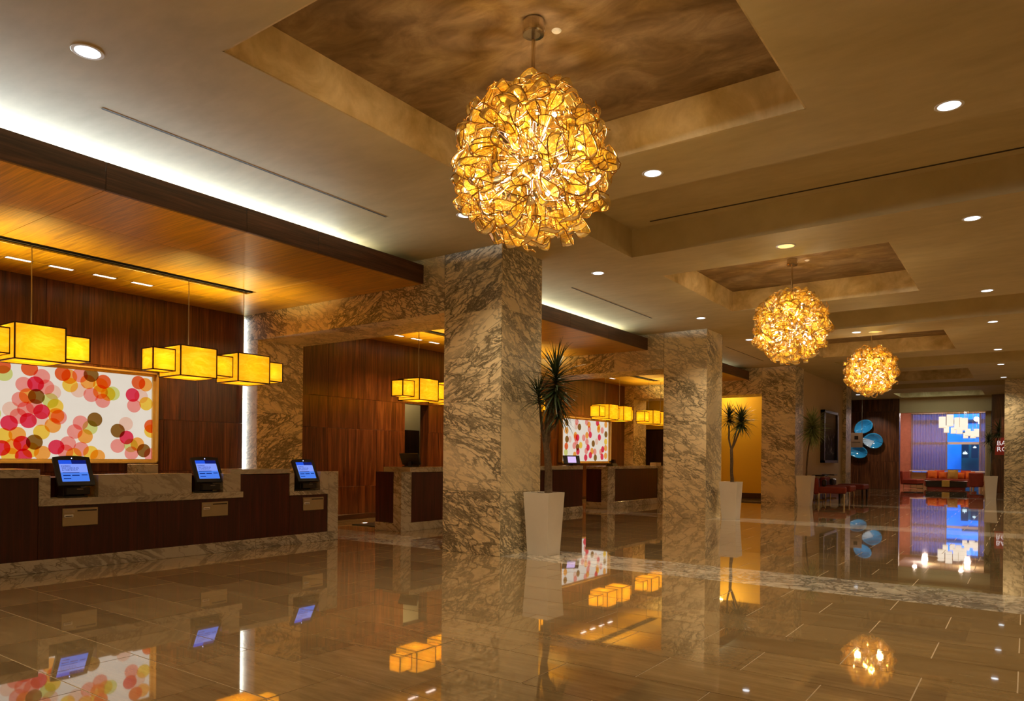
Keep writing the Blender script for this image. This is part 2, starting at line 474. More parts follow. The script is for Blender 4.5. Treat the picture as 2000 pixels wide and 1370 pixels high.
def panel_glow(name, color, s):
    m, nt, out = new_mat(name)
    c = ramp(nt, noise(nt, coords(nt), 3, 3), [(0.3, tuple(x * 0.95 for x in color)), (0.7, color)])
    e = N(nt, 'ShaderNodeEmission'); L(nt, c, e.inputs[0]); e.inputs[1].default_value = s
    L(nt, e.outputs[0], out.inputs[0])
    return m
M['lightbox'] = panel_glow('lightbox_panel', (0.80, 0.70, 0.58), 0.95)
M['screen_blue'] = emit('screen_blue', (0.02, 0.10, 0.85), 0.9)
M['screen_navy'] = emit('screen_navy', (0.01, 0.02, 0.25), 0.6)
M['screen_pale'] = emit('screen_pale', (0.24, 0.35, 1.0), 0.95)
M['screen_mid'] = emit('screen_mid', (0.08, 0.24, 0.95), 0.9)
M['screen_text'] = emit('screen_text', (0.01, 0.03, 0.30), 0.5)
M['screen_pink'] = emit('screen_pink', (0.75, 0.55, 0.95), 1.0)

def sheer():
    m, nt, out = new_mat('sheer_curtain')
    tl = N(nt, 'ShaderNodeBsdfTranslucent'); tl.inputs[0].default_value = (0.78, 0.74, 0.76, 1)
    df = N(nt, 'ShaderNodeBsdfDiffuse'); df.inputs[0].default_value = (0.74, 0.66, 0.64, 1)
    tr = N(nt, 'ShaderNodeBsdfTransparent'); tr.inputs[0].default_value = (0.95, 0.95, 1, 1)
    a = N(nt, 'ShaderNodeMixShader'); a.inputs[0].default_value = 0.55; L(nt, tl.outputs[0], a.inputs[1]); L(nt, df.outputs[0], a.inputs[2])
    b = N(nt, 'ShaderNodeMixShader'); b.inputs[0].default_value = 0.32; L(nt, a.outputs[0], b.inputs[1]); L(nt, tr.outputs[0], b.inputs[2])
    L(nt, b.outputs[0], out.inputs[0])
    return m
M['sheer'] = sheer()

def glass():
    m, nt, out = new_mat('window_glass')
    tr = N(nt, 'ShaderNodeBsdfTransparent'); tr.inputs[0].default_value = (0.93, 0.96, 1, 1)
    gl = N(nt, 'ShaderNodeBsdfGlossy'); gl.inputs['Roughness'].default_value = 0.02
    fr = N(nt, 'ShaderNodeFresnel'); fr.inputs[0].default_value = 1.45
    a = N(nt, 'ShaderNodeMixShader'); L(nt, fr.outputs[0], a.inputs[0]); L(nt, tr.outputs[0], a.inputs[1]); L(nt, gl.outputs[0], a.inputs[2])
    L(nt, a.outputs[0], out.inputs[0])
    return m
M['glass'] = glass()
M['crystal'] = panel_glow('lit_glass_cylinder', (1.0, 0.84, 0.66), 1.15)
M['crystal_dim'] = panel_glow('glass_rim', (1.0, 0.78, 0.50), 0.9)

def painting():
    m, nt, out = new_mat('dark_painting')
    tc = N(nt, 'ShaderNodeTexCoord')
    sx = N(nt, 'ShaderNodeSeparateXYZ'); L(nt, tc.outputs['Object'], sx.inputs[0])
    mr = N(nt, 'ShaderNodeMapRange'); L(nt, sx.outputs[2], mr.inputs[0]); mr.inputs[1].default_value = -0.8; mr.inputs[2].default_value = 0.8
    c1 = ramp(nt, mr.outputs[0], [(0.0, (0.012, 0.008, 0.02)), (0.5, (0.05, 0.035, 0.05)), (1.0, (0.34, 0.26, 0.20))])
    f = noise(nt, coords(nt, (1, 2.2, 0.8), rnd=False), 3.1, 4, 0.55, 1.0)
    bl = ramp(nt, f, [(0.55, (0, 0, 0)), (0.62, (1, 1, 1))])
    low = ramp(nt, mr.outputs[0], [(0.12, (0, 0, 0)), (0.25, (1, 1, 1)), (0.5, (0.8, 0.8, 0.8)), (0.6, (0, 0, 0))])
    msk = mixc(nt, 1.0, bl, low, 'MULTIPLY')
    pet = ramp(nt, noise(nt, coords(nt, (1, 1, 1), rnd=False), 6, 2), [(0.4, (0.12, 0.06, 0.28)), (0.55, (0.75, 0.68, 0.62))])
    principled(nt, out, mixc(nt, msk, c1, pet), 0.8, spec=0.1)
    return m
M['painting'] = painting()

def text_mesh(txt, size, m, align='LEFT', spacing=1.0, extrude=0.002):
    cu = bpy.data.curves.new('text', 'FONT')
    cu.body = txt; cu.size = size; cu.align_x = align; cu.extrude = extrude; cu.space_line = spacing; cu.resolution_u = 2
    o = bpy.data.objects.new('text', cu); C.objects.link(o)
    bpy.context.view_layer.update()
    dg = bpy.context.evaluated_depsgraph_get()
    me = bpy.data.meshes.new_from_object(o.evaluated_get(dg))
    bpy.data.objects.remove(o); bpy.data.curves.remove(cu)
    me.materials.clear(); me.materials.append(m)
    return me
# ------------------------------------------------------------------ the setting
XL, XR, YB, YF = -12.6, 4.6, -4.2, 44.0
COLX0, COLX1 = -6.04, -5.138
COLS = [(6.91, 7.79), (13.70, 14.58), (20.36, 21.24)]
STRIPS = [(6.93, 7.84), (13.72, 14.60), (20.40, 21.28), (27.1, 27.98)]

floor = struct('floor', G().box(XL, XR, YB, YF, -0.20, -0.0025), M['grout'])
TW, TD, GAP = 0.853, 0.478, 0.007
def tile_me(w, d, name='floor_tile'):
    return G().box(-w/2 + GAP/2, w/2 - GAP/2, -d/2 + GAP/2, d/2 - GAP/2, -0.004, 0.0).mesh(name, M['tile'])
rows = []                                    # (y0, depth, joint phase)
y = 6.47 + 0.46
rows.append((6.47, 0.46, 0))
for k in range(1, 23): rows.append((6.47 - TD * k, TD, k % 2))
n2 = 12; d2 = (STRIPS[1][0] - STRIPS[0][1]) / n2
for k in range(n2): rows.append((STRIPS[0][1] + d2 * k, d2, k % 2))
d3 = (STRIPS[2][0] - STRIPS[1][1]) / 12
for k in range(12): rows.append((STRIPS[1][1] + d3 * k, d3, k % 2))
d4 = (STRIPS[3][0] - STRIPS[2][1]) / 12
for k in range(12): rows.append((STRIPS[2][1] + d4 * k, d4, k % 2))
for k in range(33): rows.append((STRIPS[3][1] + 0.48 * k, 0.48, k % 2))
cells = []
for y0, d, ph in rows:
    base = -0.885 if ph == 0 else -0.465
    kk = int((base - XL) / TW) + 1
    for k in range(-7, kk):
        x1 = base - TW * k; x0 = x1 - TW
        if x1 > XR or x0 < XL: continue
        cells.append((x0, y0, d))
ca, sa = math.cos(R(35.675)), math.sin(R(35.675))
def view_size(x, y):
    d = -sa * x + ca * y; r = ca * x + sa * y
    if d < 1.2: return -1
    u = 1000 + 1402 * r / d
    if not -60 < u < 2060: return -1
    if 1402 * 1.2 / d > 520: return -1
    return 1 / d
order = sorted(cells, key=lambda c: -view_size(c[0] + TW/2, c[1] + c[2]/2))
near = [c for c in order[:300] if view_size(c[0] + TW/2, c[1] + c[2]/2) > 0]
nearset = set(near)
tms = {}
for x0, y0, d in near:
    key = round(d, 4)
    if key not in tms: tms[key] = tile_me(TW, d)
    put('floor_tile', tms[key], floor, (x0 + TW/2, y0 + d/2, 0))
g = G()
for x0, y0, d in cells:
    if (x0, y0, d) not in nearset:
        g.box(x0 + GAP/2, x0 + TW - GAP/2, y0 + GAP/2, y0 + d - GAP/2, -0.004, 0.0)
stuff(obj('floor_tile_field', g, M['tile'], floor))
for ya, yb in STRIPS:
    xs = [-10.3 + 1.27 * k for k in range(0, 13)]
    for xa in xs:
        xb = min(xa + 1.27, XR)
        if xb - xa < 0.2: continue
        put('floor_slab', G().box(-(xb-xa)/2 + .001, (xb-xa)/2 - .001, -(yb-ya)/2 + .002, (yb-ya)/2 - .002, -0.004, 0.0005).mesh('floor_slab', M['marble_floor']), floor, ((xa+xb)/2, (ya+yb)/2, 0))

# ceiling with coffers (trays) and cross recesses
TRAYS = [(2.62, 5.50), (9.40, 12.34), (16.25, 19.15), (23.3, 26.15), (30.7, 32.95)]
TX0, TX1, TZ = -4.18, -1.33, 4.10
RECS = [(6.35, 8.33), (13.35, 15.15), (20.2, 22.35), (27.1, 28.9)]
RX0, RX1, RZ = -4.13, 1.6, 4.12
def in_hole(x, y):
    for a, b in TRAYS:
        if TX0 < x < TX1 and a < y < b: return True
    for a, b in RECS:
        if RX0 < x < RX1 and a < y < b: return True
    return False
xs = sorted({XL, TX0, RX0, TX1, RX1, XR})
ys = sorted({YB, 33.4} | {v for p in TRAYS for v in p} | {v for p in RECS for v in p})
g = G()
for j in range(len(ys) - 1):
    i = 0
    while i < len(xs) - 1:
        if in_hole((xs[i] + xs[i+1])/2, (ys[j] + ys[j+1])/2): i += 1; continue
        k = i
        while k < len(xs) - 1 and not in_hole((xs[k] + xs[k+1])/2, (ys[j] + ys[j+1])/2): k += 1
        g.box(xs[i], xs[k], ys[j], ys[j+1], ZC, 4.35); i = k
g.box(XL, XR, 33.4, 33.72, ZC, 4.35)
g.box(XL, XR, 33.72, YF, 3.66, 4.35)
g.box(XL, XR, YB, YF, 4.34, 4.45)
ceiling = struct('ceiling', g, M['plaster'])
for a, b in TRAYS:
    obj('tray_panel', G().box(TX0, TX1, a, b, TZ, TZ + 0.08), M['bronze'], ceiling)
    t = 0.012
    for q in ((TX0, TX0 + t, a, b), (TX1 - t, TX1, a, b), (TX0, TX1, a, a + t), (TX0, TX1, b - t, b)):
        obj('tray_side', G().box(q[0], q[1], q[2], q[3], ZC + 0.001, TZ), M['gilt'], ceiling)
for a, b in RECS:
    obj('recess_panel', G().box(RX0, RX1, a, b, RZ, RZ + 0.06), M['plaster'], ceiling)

# outer walls that close the place in
struct('wall_back', G().box(XL - .2, XR + .2, YB - 0.2, YB, -.2, 4.45), M['plaster_wall'])
struct('wall_right', G().box(XR, XR + 0.2, YB, YF, -.2, 4.45), M['plaster_wall'])
struct('wall_outer', G().box(XL - 0.2, XL, YB, YF, -.2, 4.45), M['plaster_wall'])

# the panelled wall behind the reception bays
XW = -10.28
wall_left = struct('wall_left', G().box(XW - 0.20, XW - 0.035, YB, 6.80, 0, ZS + .2).box(XW - 0.20, XW - 0.035, 7.80, 10.56, 0, ZS + .2)
                   .box(XW - 0.20, XW - 0.035, 11.30, 13.70, 0, ZS + .2).box(XW - 0.20, XW - 0.035, 10.56, 11.30, 2.29, ZS + .2)
                   .box(XW - 0.20, XW - 0.035, 14.58, 20.36, 0, ZS + .2), M['black'])
def wall_panels(y0, y1, cuts, seams, skip=None):
    ycs = [y0] + cuts + [y1]
    for a, b in zip(ycs, ycs[1:]):
        for z0, z1 in zip(seams, seams[1:]):
            if skip and skip(a, b, z0, z1): continue
            cy, cz = (a + b)/2, (z0 + z1)/2
            put('wood_panel', G().bbox(-0.018, 0.018, -(b-a)/2 + .0015, (b-a)/2 - .0015, -(z1-z0)/2 + .0015, (z1-z0)/2 - .0015, 0.002).mesh('wood_panel', M['wood']), wall_left, (XW - 0.018, cy, cz))
S1 = [0.09, 0.62, 1.70, 2.27, ZS]
wall_panels(-1.0, 6.862, [0.6, 1.8, 2.62, 4.0, 5.40, 5.56, 6.10], [0.09, 0.95, 1.70, 2.40, ZS])
wall_panels(7.79, 13.70, [8.6, 9.34, 9.79, 10.56, 11.30, 12.1, 12.9], S1, lambda a, b, z0, z1: a >= 10.5 and b <= 11.35 and z1 < 2.3)
wall_panels(14.58, 20.36, [15.4, 16.4, 17.8, 19.3, 19.9], [0.09, 0.95, 1.70, 2.40, ZS])
for a, b in ((-1.0, 6.86), (7.79, 10.56), (11.30, 13.70), (14.58, 20.36)):
    struct('baseboard_left', G().bbox(XW - 0.01, XW + 0.014, a, b, 0.0, 0.10), M['baseboard'])
# doorway room behind the wall
struct('wall_corridor', G().box(-11.62, -11.5, 8.0, 14.0, 0, 3.6), plain('corridor_wall_paint', (0.55, 0.45, 0.26), 0.7, var=0.03))
struct('trim_corridor', G().box(XW - 0.24, XW - 0.002, 11.285, 11.31, 0, 2.285).box(XW - 0.24, XW - 0.002, 10.55, 10.575, 0, 2.285).box(XW - 0.24, XW - 0.002, 10.55, 11.31, 2.275, 2.30), M['wood'])
lamp('POINT', (-11.0, 11.6, 3.0), 32.0, (1.0, 0.80, 0.45), radius=0.1, name='corridor_lamp')
dr = thing('corridor_door', 'dark flush door glimpsed through the opening in the wood wall', 'door', (-11.49, 12.02, 0))
obj('leaf', G().bbox(0.0, 0.04, -0.24, 0.24, 0.01, 1.79), M['door'], dr)
obj('handle', G().tube([(0.04, 0.18, 0.92), (0.08, 0.18, 0.92), (0.08, 0.08, 0.92)], 0.01), M['satin'], dr)

# marble columns, each face clad in four slabs
def column(x0, x1, y0, y1, label, zc=ZC, name='marble_column', seams=(0.0, 0.77, 1.88, 2.99, None)):
    t = thing(name, label, 'column', ((x0+x1)/2, (y0+y1)/2, 0))
    w, d = (x1-x0)/2, (y1-y0)/2
    obj('core', G().box(-w + .02, w - .02, -d + .02, d - .02, 0, zc - .002), M['grout'], t)
    zz = [s if s is not None else zc for s in seams]
    e = 0.0012
    for z0, z1 in zip(zz, zz[1:]):
        h = (z1 - z0)/2; cz = (z0 + z1)/2
        for k, (cx, cy, hx, hy) in enumerate(((0, -d + .01, w, .01), (0, d - .01, w, .01), (w - .01, 0, .01, d - .02), (-w + .01, 0, .01, d - .02))):
            put('marble_slab', G().bbox(-hx, hx, -hy, hy, -h + e, h - e, 0.0015).mesh('marble_slab', M['marble']), t, (cx, cy, cz))
    return t
column(COLX0, COLX1, *COLS[0], 'nearest square marble column with grey veins, beside the tall white planter')
column(COLX0, COLX1, *COLS[1], 'second marble column from the front, between the two counters and the mustard opening')
column(COLX0, COLX1 , *COLS[2], 'third marble column, standing between the mustard opening and the beige picture wall')
column(-6.04, -5.138, 27.1, 27.98, 'narrow glimpse of a marble column beyond the dark framed picture')
column(-0.585, 0.32, 27.1, 27.98, 'marble column at the picture edge partly covering the red sign')

# marble portals: lintel and pilaster between the bays
def lintel(y0, y1, label, zl=3.03):
    t = thing('marble_lintel', label, 'lintel', (-8.0, (y0+y1)/2, 0))
    d = (y1 - y0)/2
    obj('core', G().box(-2.45, 1.955, -d + .02, d - .02, zl + .02, ZC - .002).box(-2.45, -2.0, -d + .02, d - .02, 0, zl + .02), M['grout'], t)
    xs = [-1.97, -1.24, -0.285, 0.825, 1.955]
    for a, b in zip(xs, xs[1:]):
        for sy in (-1, 1):
            put('marble_slab', G().bbox(-(b-a)/2 + .001, (b-a)/2 - .001, -.01, .01, -(ZC-zl)/2, (ZC-zl)/2 - .001, .0015).mesh('marble_slab', M['marble']), t, ((a+b)/2, sy*(d - .01), (ZC+zl)/2))
        put('marble_slab', G().bbox(-(b-a)/2 + .001, (b-a)/2 - .001, -d + .02, d - .02, -.01, .01, .0015).mesh('marble_slab', M['marble']), t, ((a+b)/2, 0, zl + .01))
    zz = [0, 0.77, 1.88, zl]
    for z0, z1 in zip(zz, zz[1:]):
        h = (z1-z0)/2; cz = (z0+z1)/2
        put('marble_slab', G().bbox(-.01, .01, -d, d, -h + .001, h - .001, .0015).mesh('marble_slab', M['marble']), t, (-1.96 - .01 + .0, 0, cz))
        for sy in (-1, 1):
            put('marble_slab', G().bbox(-.24, .24, -.01, .01, -h + .001, h - .001, .0015).mesh('marble_slab', M['marble']), t, (-2.22, sy*(d - .01), cz))
    h = (ZC - zl)/2
    for sy in (-1, 1):
        put('marble_slab', G().bbox(-.245, .245, -.01, .01, -h + .001, h - .001, .0015).mesh('marble_slab', M['marble']), t, (-2.215, sy*(d - .01), zl + h))
    return t
lintel(*COLS[0], 'marble lintel and pilaster joining the nearest column to the wood wall')
lintel(*COLS[1], 'marble lintel over the passage seen behind the white planter palm')
lintel(*COLS[2], 'marble lintel above the mustard wall, joined to the third column')

# lowered wood ceilings over the bays
def soffit(y0, y1, label, xcuts, ycuts):
    t = thing('wood_soffit', label, 'soffit', (-8.3, (y0+y1)/2, 0))
    oy = (y0+y1)/2; ox = -8.3
    SX0, SX1 = -8.90, -8.66                                   # slot that the pendant rods hang from
    ye = y1 - 0.92
    obj('carcass', G().box(XW - ox - .1, -6.46 - ox, y0 - oy, y1 - oy, ZS + 0.14, ZS + 0.17)
        .box(XW - ox - .1, SX0 - ox, y0 - oy, y1 - oy, ZS + .02, ZS + .14).box(SX1 - ox, -6.46 - ox, y0 - oy, y1 - oy, ZS + .02, ZS + .14)
        .box(SX0 - ox, SX1 - ox, ye - oy, y1 - oy, ZS + .02, ZS + .14), M['dark_slot'], t)
    obj('cove_tray', G().box(-7.6 - ox, -6.46 - ox, y0 - oy, y1 - oy, ZS + .17, ZS + .18).box(-7.6 - ox, -7.58 - ox, y0 - oy, y1 - oy, ZS + .18, ZC - .002), M['trim_white'], t)
    obj('slot_track', G().box(-8.782 - ox, -8.758 - ox, y0 - oy, ye - oy, ZS, ZS + .012), M['dark_slot'], t)
    def pan(a, b, c, d):
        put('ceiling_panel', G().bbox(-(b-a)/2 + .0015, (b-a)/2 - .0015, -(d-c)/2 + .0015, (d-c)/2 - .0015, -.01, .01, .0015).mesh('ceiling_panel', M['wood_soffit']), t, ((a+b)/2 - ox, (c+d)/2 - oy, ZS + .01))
    yy = [y0] + ycuts + [ye, y1]
    for c, d in zip(yy, yy[1:]):
        for a, b in ((XW - .02, -9.53), (-9.53, SX0), (SX1, -7.55), (-7.55, -6.42)):
            pan(a, b, c, d)
    pan(SX0, SX1, ye, y1)
    ff = [y0] + ycuts + [y1]
    for c, d in zip(ff, ff[1:]):
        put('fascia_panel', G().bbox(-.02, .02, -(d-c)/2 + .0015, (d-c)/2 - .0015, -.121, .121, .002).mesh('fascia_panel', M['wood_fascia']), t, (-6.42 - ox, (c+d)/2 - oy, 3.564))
    return t
s1 = soffit(-2.6, 6.905, 'glossy wood soffit over the nearest check-in counter', None, [-1.1, 0.42, 1.9, 2.94, 4.3, 5.2])
soffit(7.795, 13.695, 'wood soffit just beyond the nearest marble column', None, [9.1, 10.6, 12.0])
soffit(14.585, 20.355, 'short end of wood soffit showing between second and third columns', None, [16.0, 17.6])

# rows of four recessed lamps in each soffit
for ys_, where in (((3.416, 3.868, 4.372, 4.846), 'first wood soffit'), ((9.6, 10.1, 10.6, 11.1), 'second wood soffit, behind the nearest column'), ((16.6, 17.1, 17.6, 18.1), 'third wood soffit, above the distant lit artwork')):
    for k, yk in enumerate(ys_):
        t = thing('recessed_lamp', ('nearest', 'second', 'third', 'last')[k] + ' small glowing recessed lamp in the ' + where, 'lamp', (-9.53, yk, ZS), 0, 'lamps in the wood soffits')
        obj('trim', G().box(-.045, .045, -.14, -.13, -.004, -.0002).box(-.045, .045, .13, .14, -.004, -.0002).box(-.045, -.037, -.14, .14, -.004, -.0002).box(.037, .045, -.14, .14, -.004, -.0002), M['satin'], t)
        obj('lens', G().box(-.037, .037, -.13, .13, -.002, -.0002), M['soffit_glow'], t)
        lamp('SPOT', (-9.53, yk, ZS - 0.03), POWER['soffit'], (1.0, 0.64, 0.24), (0, R(2), 0), spot=R(105), blend=1.0, radius=0.04, name='soffit_lamp')

# mustard room behind the third portal and the beige wall with the picture
struct('wall_mustard', G().box(XL, -5.4, 22.3, 22.42, 0, ZC), M['mustard'])
struct('baseboard_mustard', G().bbox(-9.2, -5.4, 22.28, 22.31, 0, 0.16), M['baseboard'])
struct('ceiling_mustard', G().box(XL, -6.0, 21.24, 22.3, 3.5, 3.56), M['plaster'])
lamp('POINT', (-7.6, 21.6, 3.2), 36.0, (1.0, 0.68, 0.26), radius=0.12, name='mustard_room_lamp')
dr = thing('service_door', 'dark brown door in the mustard wall, beside the second column', 'door', (-9.9, 22.29, 0))
obj('leaf', G().bbox(-0.52, 0.42, -0.04, 0.0, 0.01, 2.11), M['door'], dr)
obj('frame', G().box(-0.58, -0.52, -0.06, 0, 0, 2.17).box(0.42, 0.48, -0.06, 0, 0, 2.17).box(-0.58, 0.48, -0.06, 0, 2.11, 2.17), M['frame_dark'], dr)
obj('handle', G().tube([(0.34, -0.05, 1.0), (0.34, -0.09, 1.0), (0.22, -0.09, 1.0)], 0.012), M['satin'], dr)
struct('wall_hall', G().box(-5.45, -5.25, 21.235, 27.105, 0, ZC), M['plaster_wall'])
struct('baseboard_hall', G().bbox(-5.25, -5.235, 21.24, 27.1, 0, 0.14), M['baseboard'])

# far wood walls, header and the lounge opening
far = struct('wall_far', G().box(XL, -4.30, 33.43, 33.7, 0, ZC).box(-1.12, 0.2, 33.03, 33.7, 0, ZC), M['black'])
struct('wall_far_side', G().box(0.2, XR, 33.0, 33.7, -.01, ZC), M['plaster_wall'])
struct('wall_far_header', G().box(-4.30, -1.10, 33.40, 33.7, 3.17, ZC), M['plaster_wall'])
for a, b in zip([-7.6, -6.9, -6.2, -5.6, -4.95], [-6.9, -6.2, -5.6, -4.95, -4.30]):
    for z0, z1 in ((0.0, 1.15), (1.15, 3.25), (3.25, ZC)):
        put('wood_panel', G().bbox(-(b-a)/2 + .002, (b-a)/2 - .002, -.015, .015, -(z1-z0)/2 + .002, (z1-z0)/2 - .002, .003).mesh('wood_panel', M['wood']), far, ((a+b)/2, 33.415, (z0+z1)/2))
for a, b in ((-1.11, -0.45), (-0.45, 0.2)):
    for z0, z1 in ((0.0, 1.3), (1.3, 2.3), (2.3, ZC)):
        put('wood_panel', G().bbox(-(b-a)/2 + .002, (b-a)/2 - .002, -.015, .015, -(z1-z0)/2 + .002, (z1-z0)/2 - .002, .003).mesh('wood_panel', M['wood']), far, ((a+b)/2, 33.015, (z0+z1)/2))
# ------------------------------------------------------------------ lounge at the far end
struct('wall_lounge', G().box(-5.6, -4.86, 42.0, 42.2, -.1, 3.66), M['salmon'])
struct('wall_lounge_side', G().box(-5.75, -5.55, 33.7, 42.2, 0, 3.66), M['salmon'])
struct('wall_lounge_end', G().box(-1.35, -1.15, 33.72, 42.2, 0, 3.66), M['plaster_wall'])
struct('wall_window', G().box(-4.86, -3.30, 42.08, 42.2, 0, 0.62).box(-1.9, -1.35, 42.08, 42.2, 0, 0.62).box(-4.86, -1.35, 42.08, 42.2, 3.58, 3.66), M['plaster_wall'])
win = struct('window_1', G().box(-4.86, -4.80, 42.06, 42.14, 0.62, 3.58).box(-3.33, -3.27, 42.06, 42.14, 0, 3.58).box(-1.93, -1.87, 42.06, 42.14, 0, 3.58)
             .box(-4.86, -1.35, 42.06, 42.14, 2.04, 2.16), M['trim_white'])
for a, b, c in ((-4.80, -3.33, 0.62), (-3.27, -1.93, 0.0), (-1.87, -1.35, 0.62)):
    for z0, z1 in ((c, 2.04), (2.16, 3.58)):
        obj('pane', G().box(a, b, 42.095, 42.105, z0, z1), M['glass'], win)
for nm, a, b in (('window_sill', -4.86, -3.35), ('window_sill', -2.45, -1.35)):
    obj(nm, G().bbox(a, b, 41.45, 42.06, 0.66, 0.72), M['trim_white'], win)
def curtain(x0, x1, n, label):
    g = G(); vs = []; fs = []
    m = n * 8
    for i in range(m + 1):
        t = i / m
        x = x0 + (x1 - x0) * t
        y = 41.93 + 0.045 * math.sin(t * n * 2 * PI) + 0.012 * math.sin(t * 37)
        vs += [(x, y, 0.72), (x, y, 3.60)]
    for i in range(m): fs.append((2*i, 2*i+2, 2*i+3, 2*i+1))
    g.add(vs, fs)
    t = thing('sheer_curtain', label, 'curtain', (0, 0, 0))
    o = obj('fabric', g, M['sheer'], t, smooth=True)
    sm = o.modifiers.new('thickness', 'SOLIDIFY'); sm.thickness = 0.002
    obj('curtain_rail', G().tube([(x0, 41.93, 3.61), (x1, 41.93, 3.61)], 0.015), M['satin'], t)
curtain(-4.86, -3.27, 13, 'wide lilac sheer curtain on the side of the lounge chandelier')
curtain(-1.92, -1.40, 5, 'narrow lilac sheer curtain beside the dark wood wall')
obj('lounge_ceiling_panel', G().box(-4.9, -3.9, 35.2, 40.5, 3.60, 3.66), M['trim_white'], ceiling)
for lx, ly in ((-3.9, 35.2), (-2.2, 35.2), (-3.9, 39.0), (-2.2, 39.0)):
    lamp('POINT', (lx, ly, 3.45), POWER['lounge'] / 4, (1.0, 0.74, 0.58), radius=0.12, name='lounge_lamp')
lamp('SPOT', (-4.6, 39.5, 3.5), 60.0, (1.0, 0.55, 0.45), (R(40), 0, 0), spot=R(110), radius=0.1, name='lounge_wash')

# street beyond the window
st = thing('street_building', 'blue and dark green building outside the lounge window', 'building', (-4.0, 50.0, 0))
obj('blue_wall', G().box(-6, 0.84, 0, 0.5, 0, 9), M['street_blue'], st)
obj('green_wall', G().box(0.84, 6, -0.05, 0.5, 0, 2.25), M['street_green'], st)
obj('upper_wall', G().box(0.84, 6, -0.02, 0.5, 2.25, 9), M['street_blue'], st)
obj('cornice', G().box(-6, 6, -0.16, 0.0, 3.52, 3.66).box(0.9, 6, -0.2, 0, 2.75, 2.95), M['street_dark'], st)
for k in range(5): obj('pilaster', G().box(-5.2 + k * 1.1, -5.05 + k * 1.1, -0.08, 0, 0, 9), M['street_blue'], st)
rl = thing('street_railing', 'low dark railing outside the lounge window', 'railing', (-3.4, 47.0, 0))
obj('rail', G().tube([(-3, 0, 0.72), (4, 0, 0.72)], 0.02).tube([(-3, 0, 0.25), (4, 0, 0.25)], 0.02), M['street_dark'], rl)
for k in range(15): obj('baluster', G().tube([(-3 + k * .5, 0, 0), (-3 + k * .5, 0, 0.72)], 0.012), M['street_dark'], rl)
struct('floor_street', G().box(-16, 12, 42.2, 52, -0.2, -0.02), M['street_dark'])
def emblem(s):
    g = G()
    for k, (a, ln) in enumerate(((0, 1.0), (38, 0.85), (-38, 0.85), (74, 0.75), (-74, 0.75))):
        vs = []; fs = []
        for i in range(7):
            t = i / 6; wd = 0.17 * math.sin(PI * min(1, t * 0.95 + 0.05)) * s
            d = Vector((math.sin(R(a)), 0, math.cos(R(a)))); p = Vector((d.z, 0, -d.x))
            c = d * ln * t * s * 0.55
            vs += [c + p * wd * 0.5, c - p * wd * 0.5]
        for i in range(6): fs.append((2*i, 2*i+1, 2*i+3, 2*i+2))
        n = len(vs)
        vs2 = [v + Vector((0, 0.02, 0)) for v in vs]
        g.add(vs + vs2, fs + [tuple(q + n for q in f) for f in fs])
    g.tube([(-.3*s, 0.01, -.03*s), (.3*s, 0.01, -.03*s)], 0.02*s)
    return g
for lb, x, z0, z1, ez, es in (('dark street banner with white leaf emblem, lower of the two', -2.93, 1.39, 2.25, 1.62, 0.36), ('dark street banner with white leaf emblem, higher and smaller', -2.46, 1.39, 2.20, 1.98, 0.24)):
    t = thing('street_banner', lb, 'sign', (x, 49.2, 0))
    obj('cloth', G().box(-.17, .17, 0, .03, z0, z1), M['street_dark'], t)
    obj('emblem', emblem(es), M['leaf_sign'], t, (0, -.03, ez))
    obj('bracket', G().tube([(-.19, .015, z1), (.19, .015, z1)], .02).tube([(0, .015, z1), (0, .74, z1)], .02), M['street_dark'], t)
lamp('AREA', (-3.2, 46.0, 6.5), POWER['street'], (0.35, 0.62, 1.0), (R(55), 0, 0), 5.0, 2.0, name='street_fill')  # unseen blue area light added to brighten the facade

# lounge chandelier of lit glass cylinders
lc = thing('cylinder_chandelier', 'lit chandelier of glass cylinders hanging before the lounge window', 'chandelier', (-2.55, 36.0, 3.66))
obj('canopy', G().lathe([(0.30, -0.03), (0.32, 0.0)], 24), M['chrome'], lc)
random.seed(5)
for k, (x, z, r, h) in enumerate(((-.45, -1.02, .13, .48), (-.17, -.95, .13, .50), (.12, -1.10, .14, .52), (.34, -1.12, .13, .52), (-.30, -1.22, .10, .30), (-.05, -1.26, .10, .26), (.22, -1.30, .11, .28), (.50, -1.38, .10, .30), (.66, -1.46, .10, .30), (.80, -1.42, .09, .34), (.40, -1.46, .09, .22))):
    yy = random.uniform(-.4, .4)
    s = obj('glass_cylinder', G().lathe([(r, 0), (r, h)], 16, (0, 0, 0)), M['crystal'], lc, (x, yy, z), smooth=False)
    obj('rim', G().lathe([(r + .006, -.012), (r + .006, .012)], 16), M['crystal_dim'], s)
    obj('rod', G().tube([(0, 0, h), (0, 0, -z)], .006), M['chrome'], s)

# lounge seating
def cushion_me(w, h, d, m):
    g = G(); n = 6; vs = []; fs = []
    for sd in (1, -1):
        for i in range(n + 1):
            for j in range(n + 1):
                u, v = i / n * 2 - 1, j / n * 2 - 1
                pin = 1 - 0.10 * (abs(u * v)) ** 0.5 * 0 - 0.06 * (1 - abs(u)) * abs(v) - 0.06 * (1 - abs(v)) * abs(u)
                th = max(0.0, (1 - u * u) * (1 - v * v)) ** 0.45
                vs.append((u * w / 2 * pin, sd * (th * d / 2 + .004), (v * pin + 1) * h / 2))
    for s2 in range(2):
        o = s2 * (n + 1) ** 2
        for i in range(n):
            for j in range(n):
                a = o + i * (n + 1) + j
                fs.append((a, a + 1, a + n + 2, a + n + 1))
    return g.add(vs, fs)
so = thing('lounge_sofa', 'low red lounge sofa with a row of cushions, under the window', 'sofa', (-2.72, 36.6, 0))
obj('base', G().bbox(-.95, .95, -.42, .42, .10, .34, .02), M['red'], so)
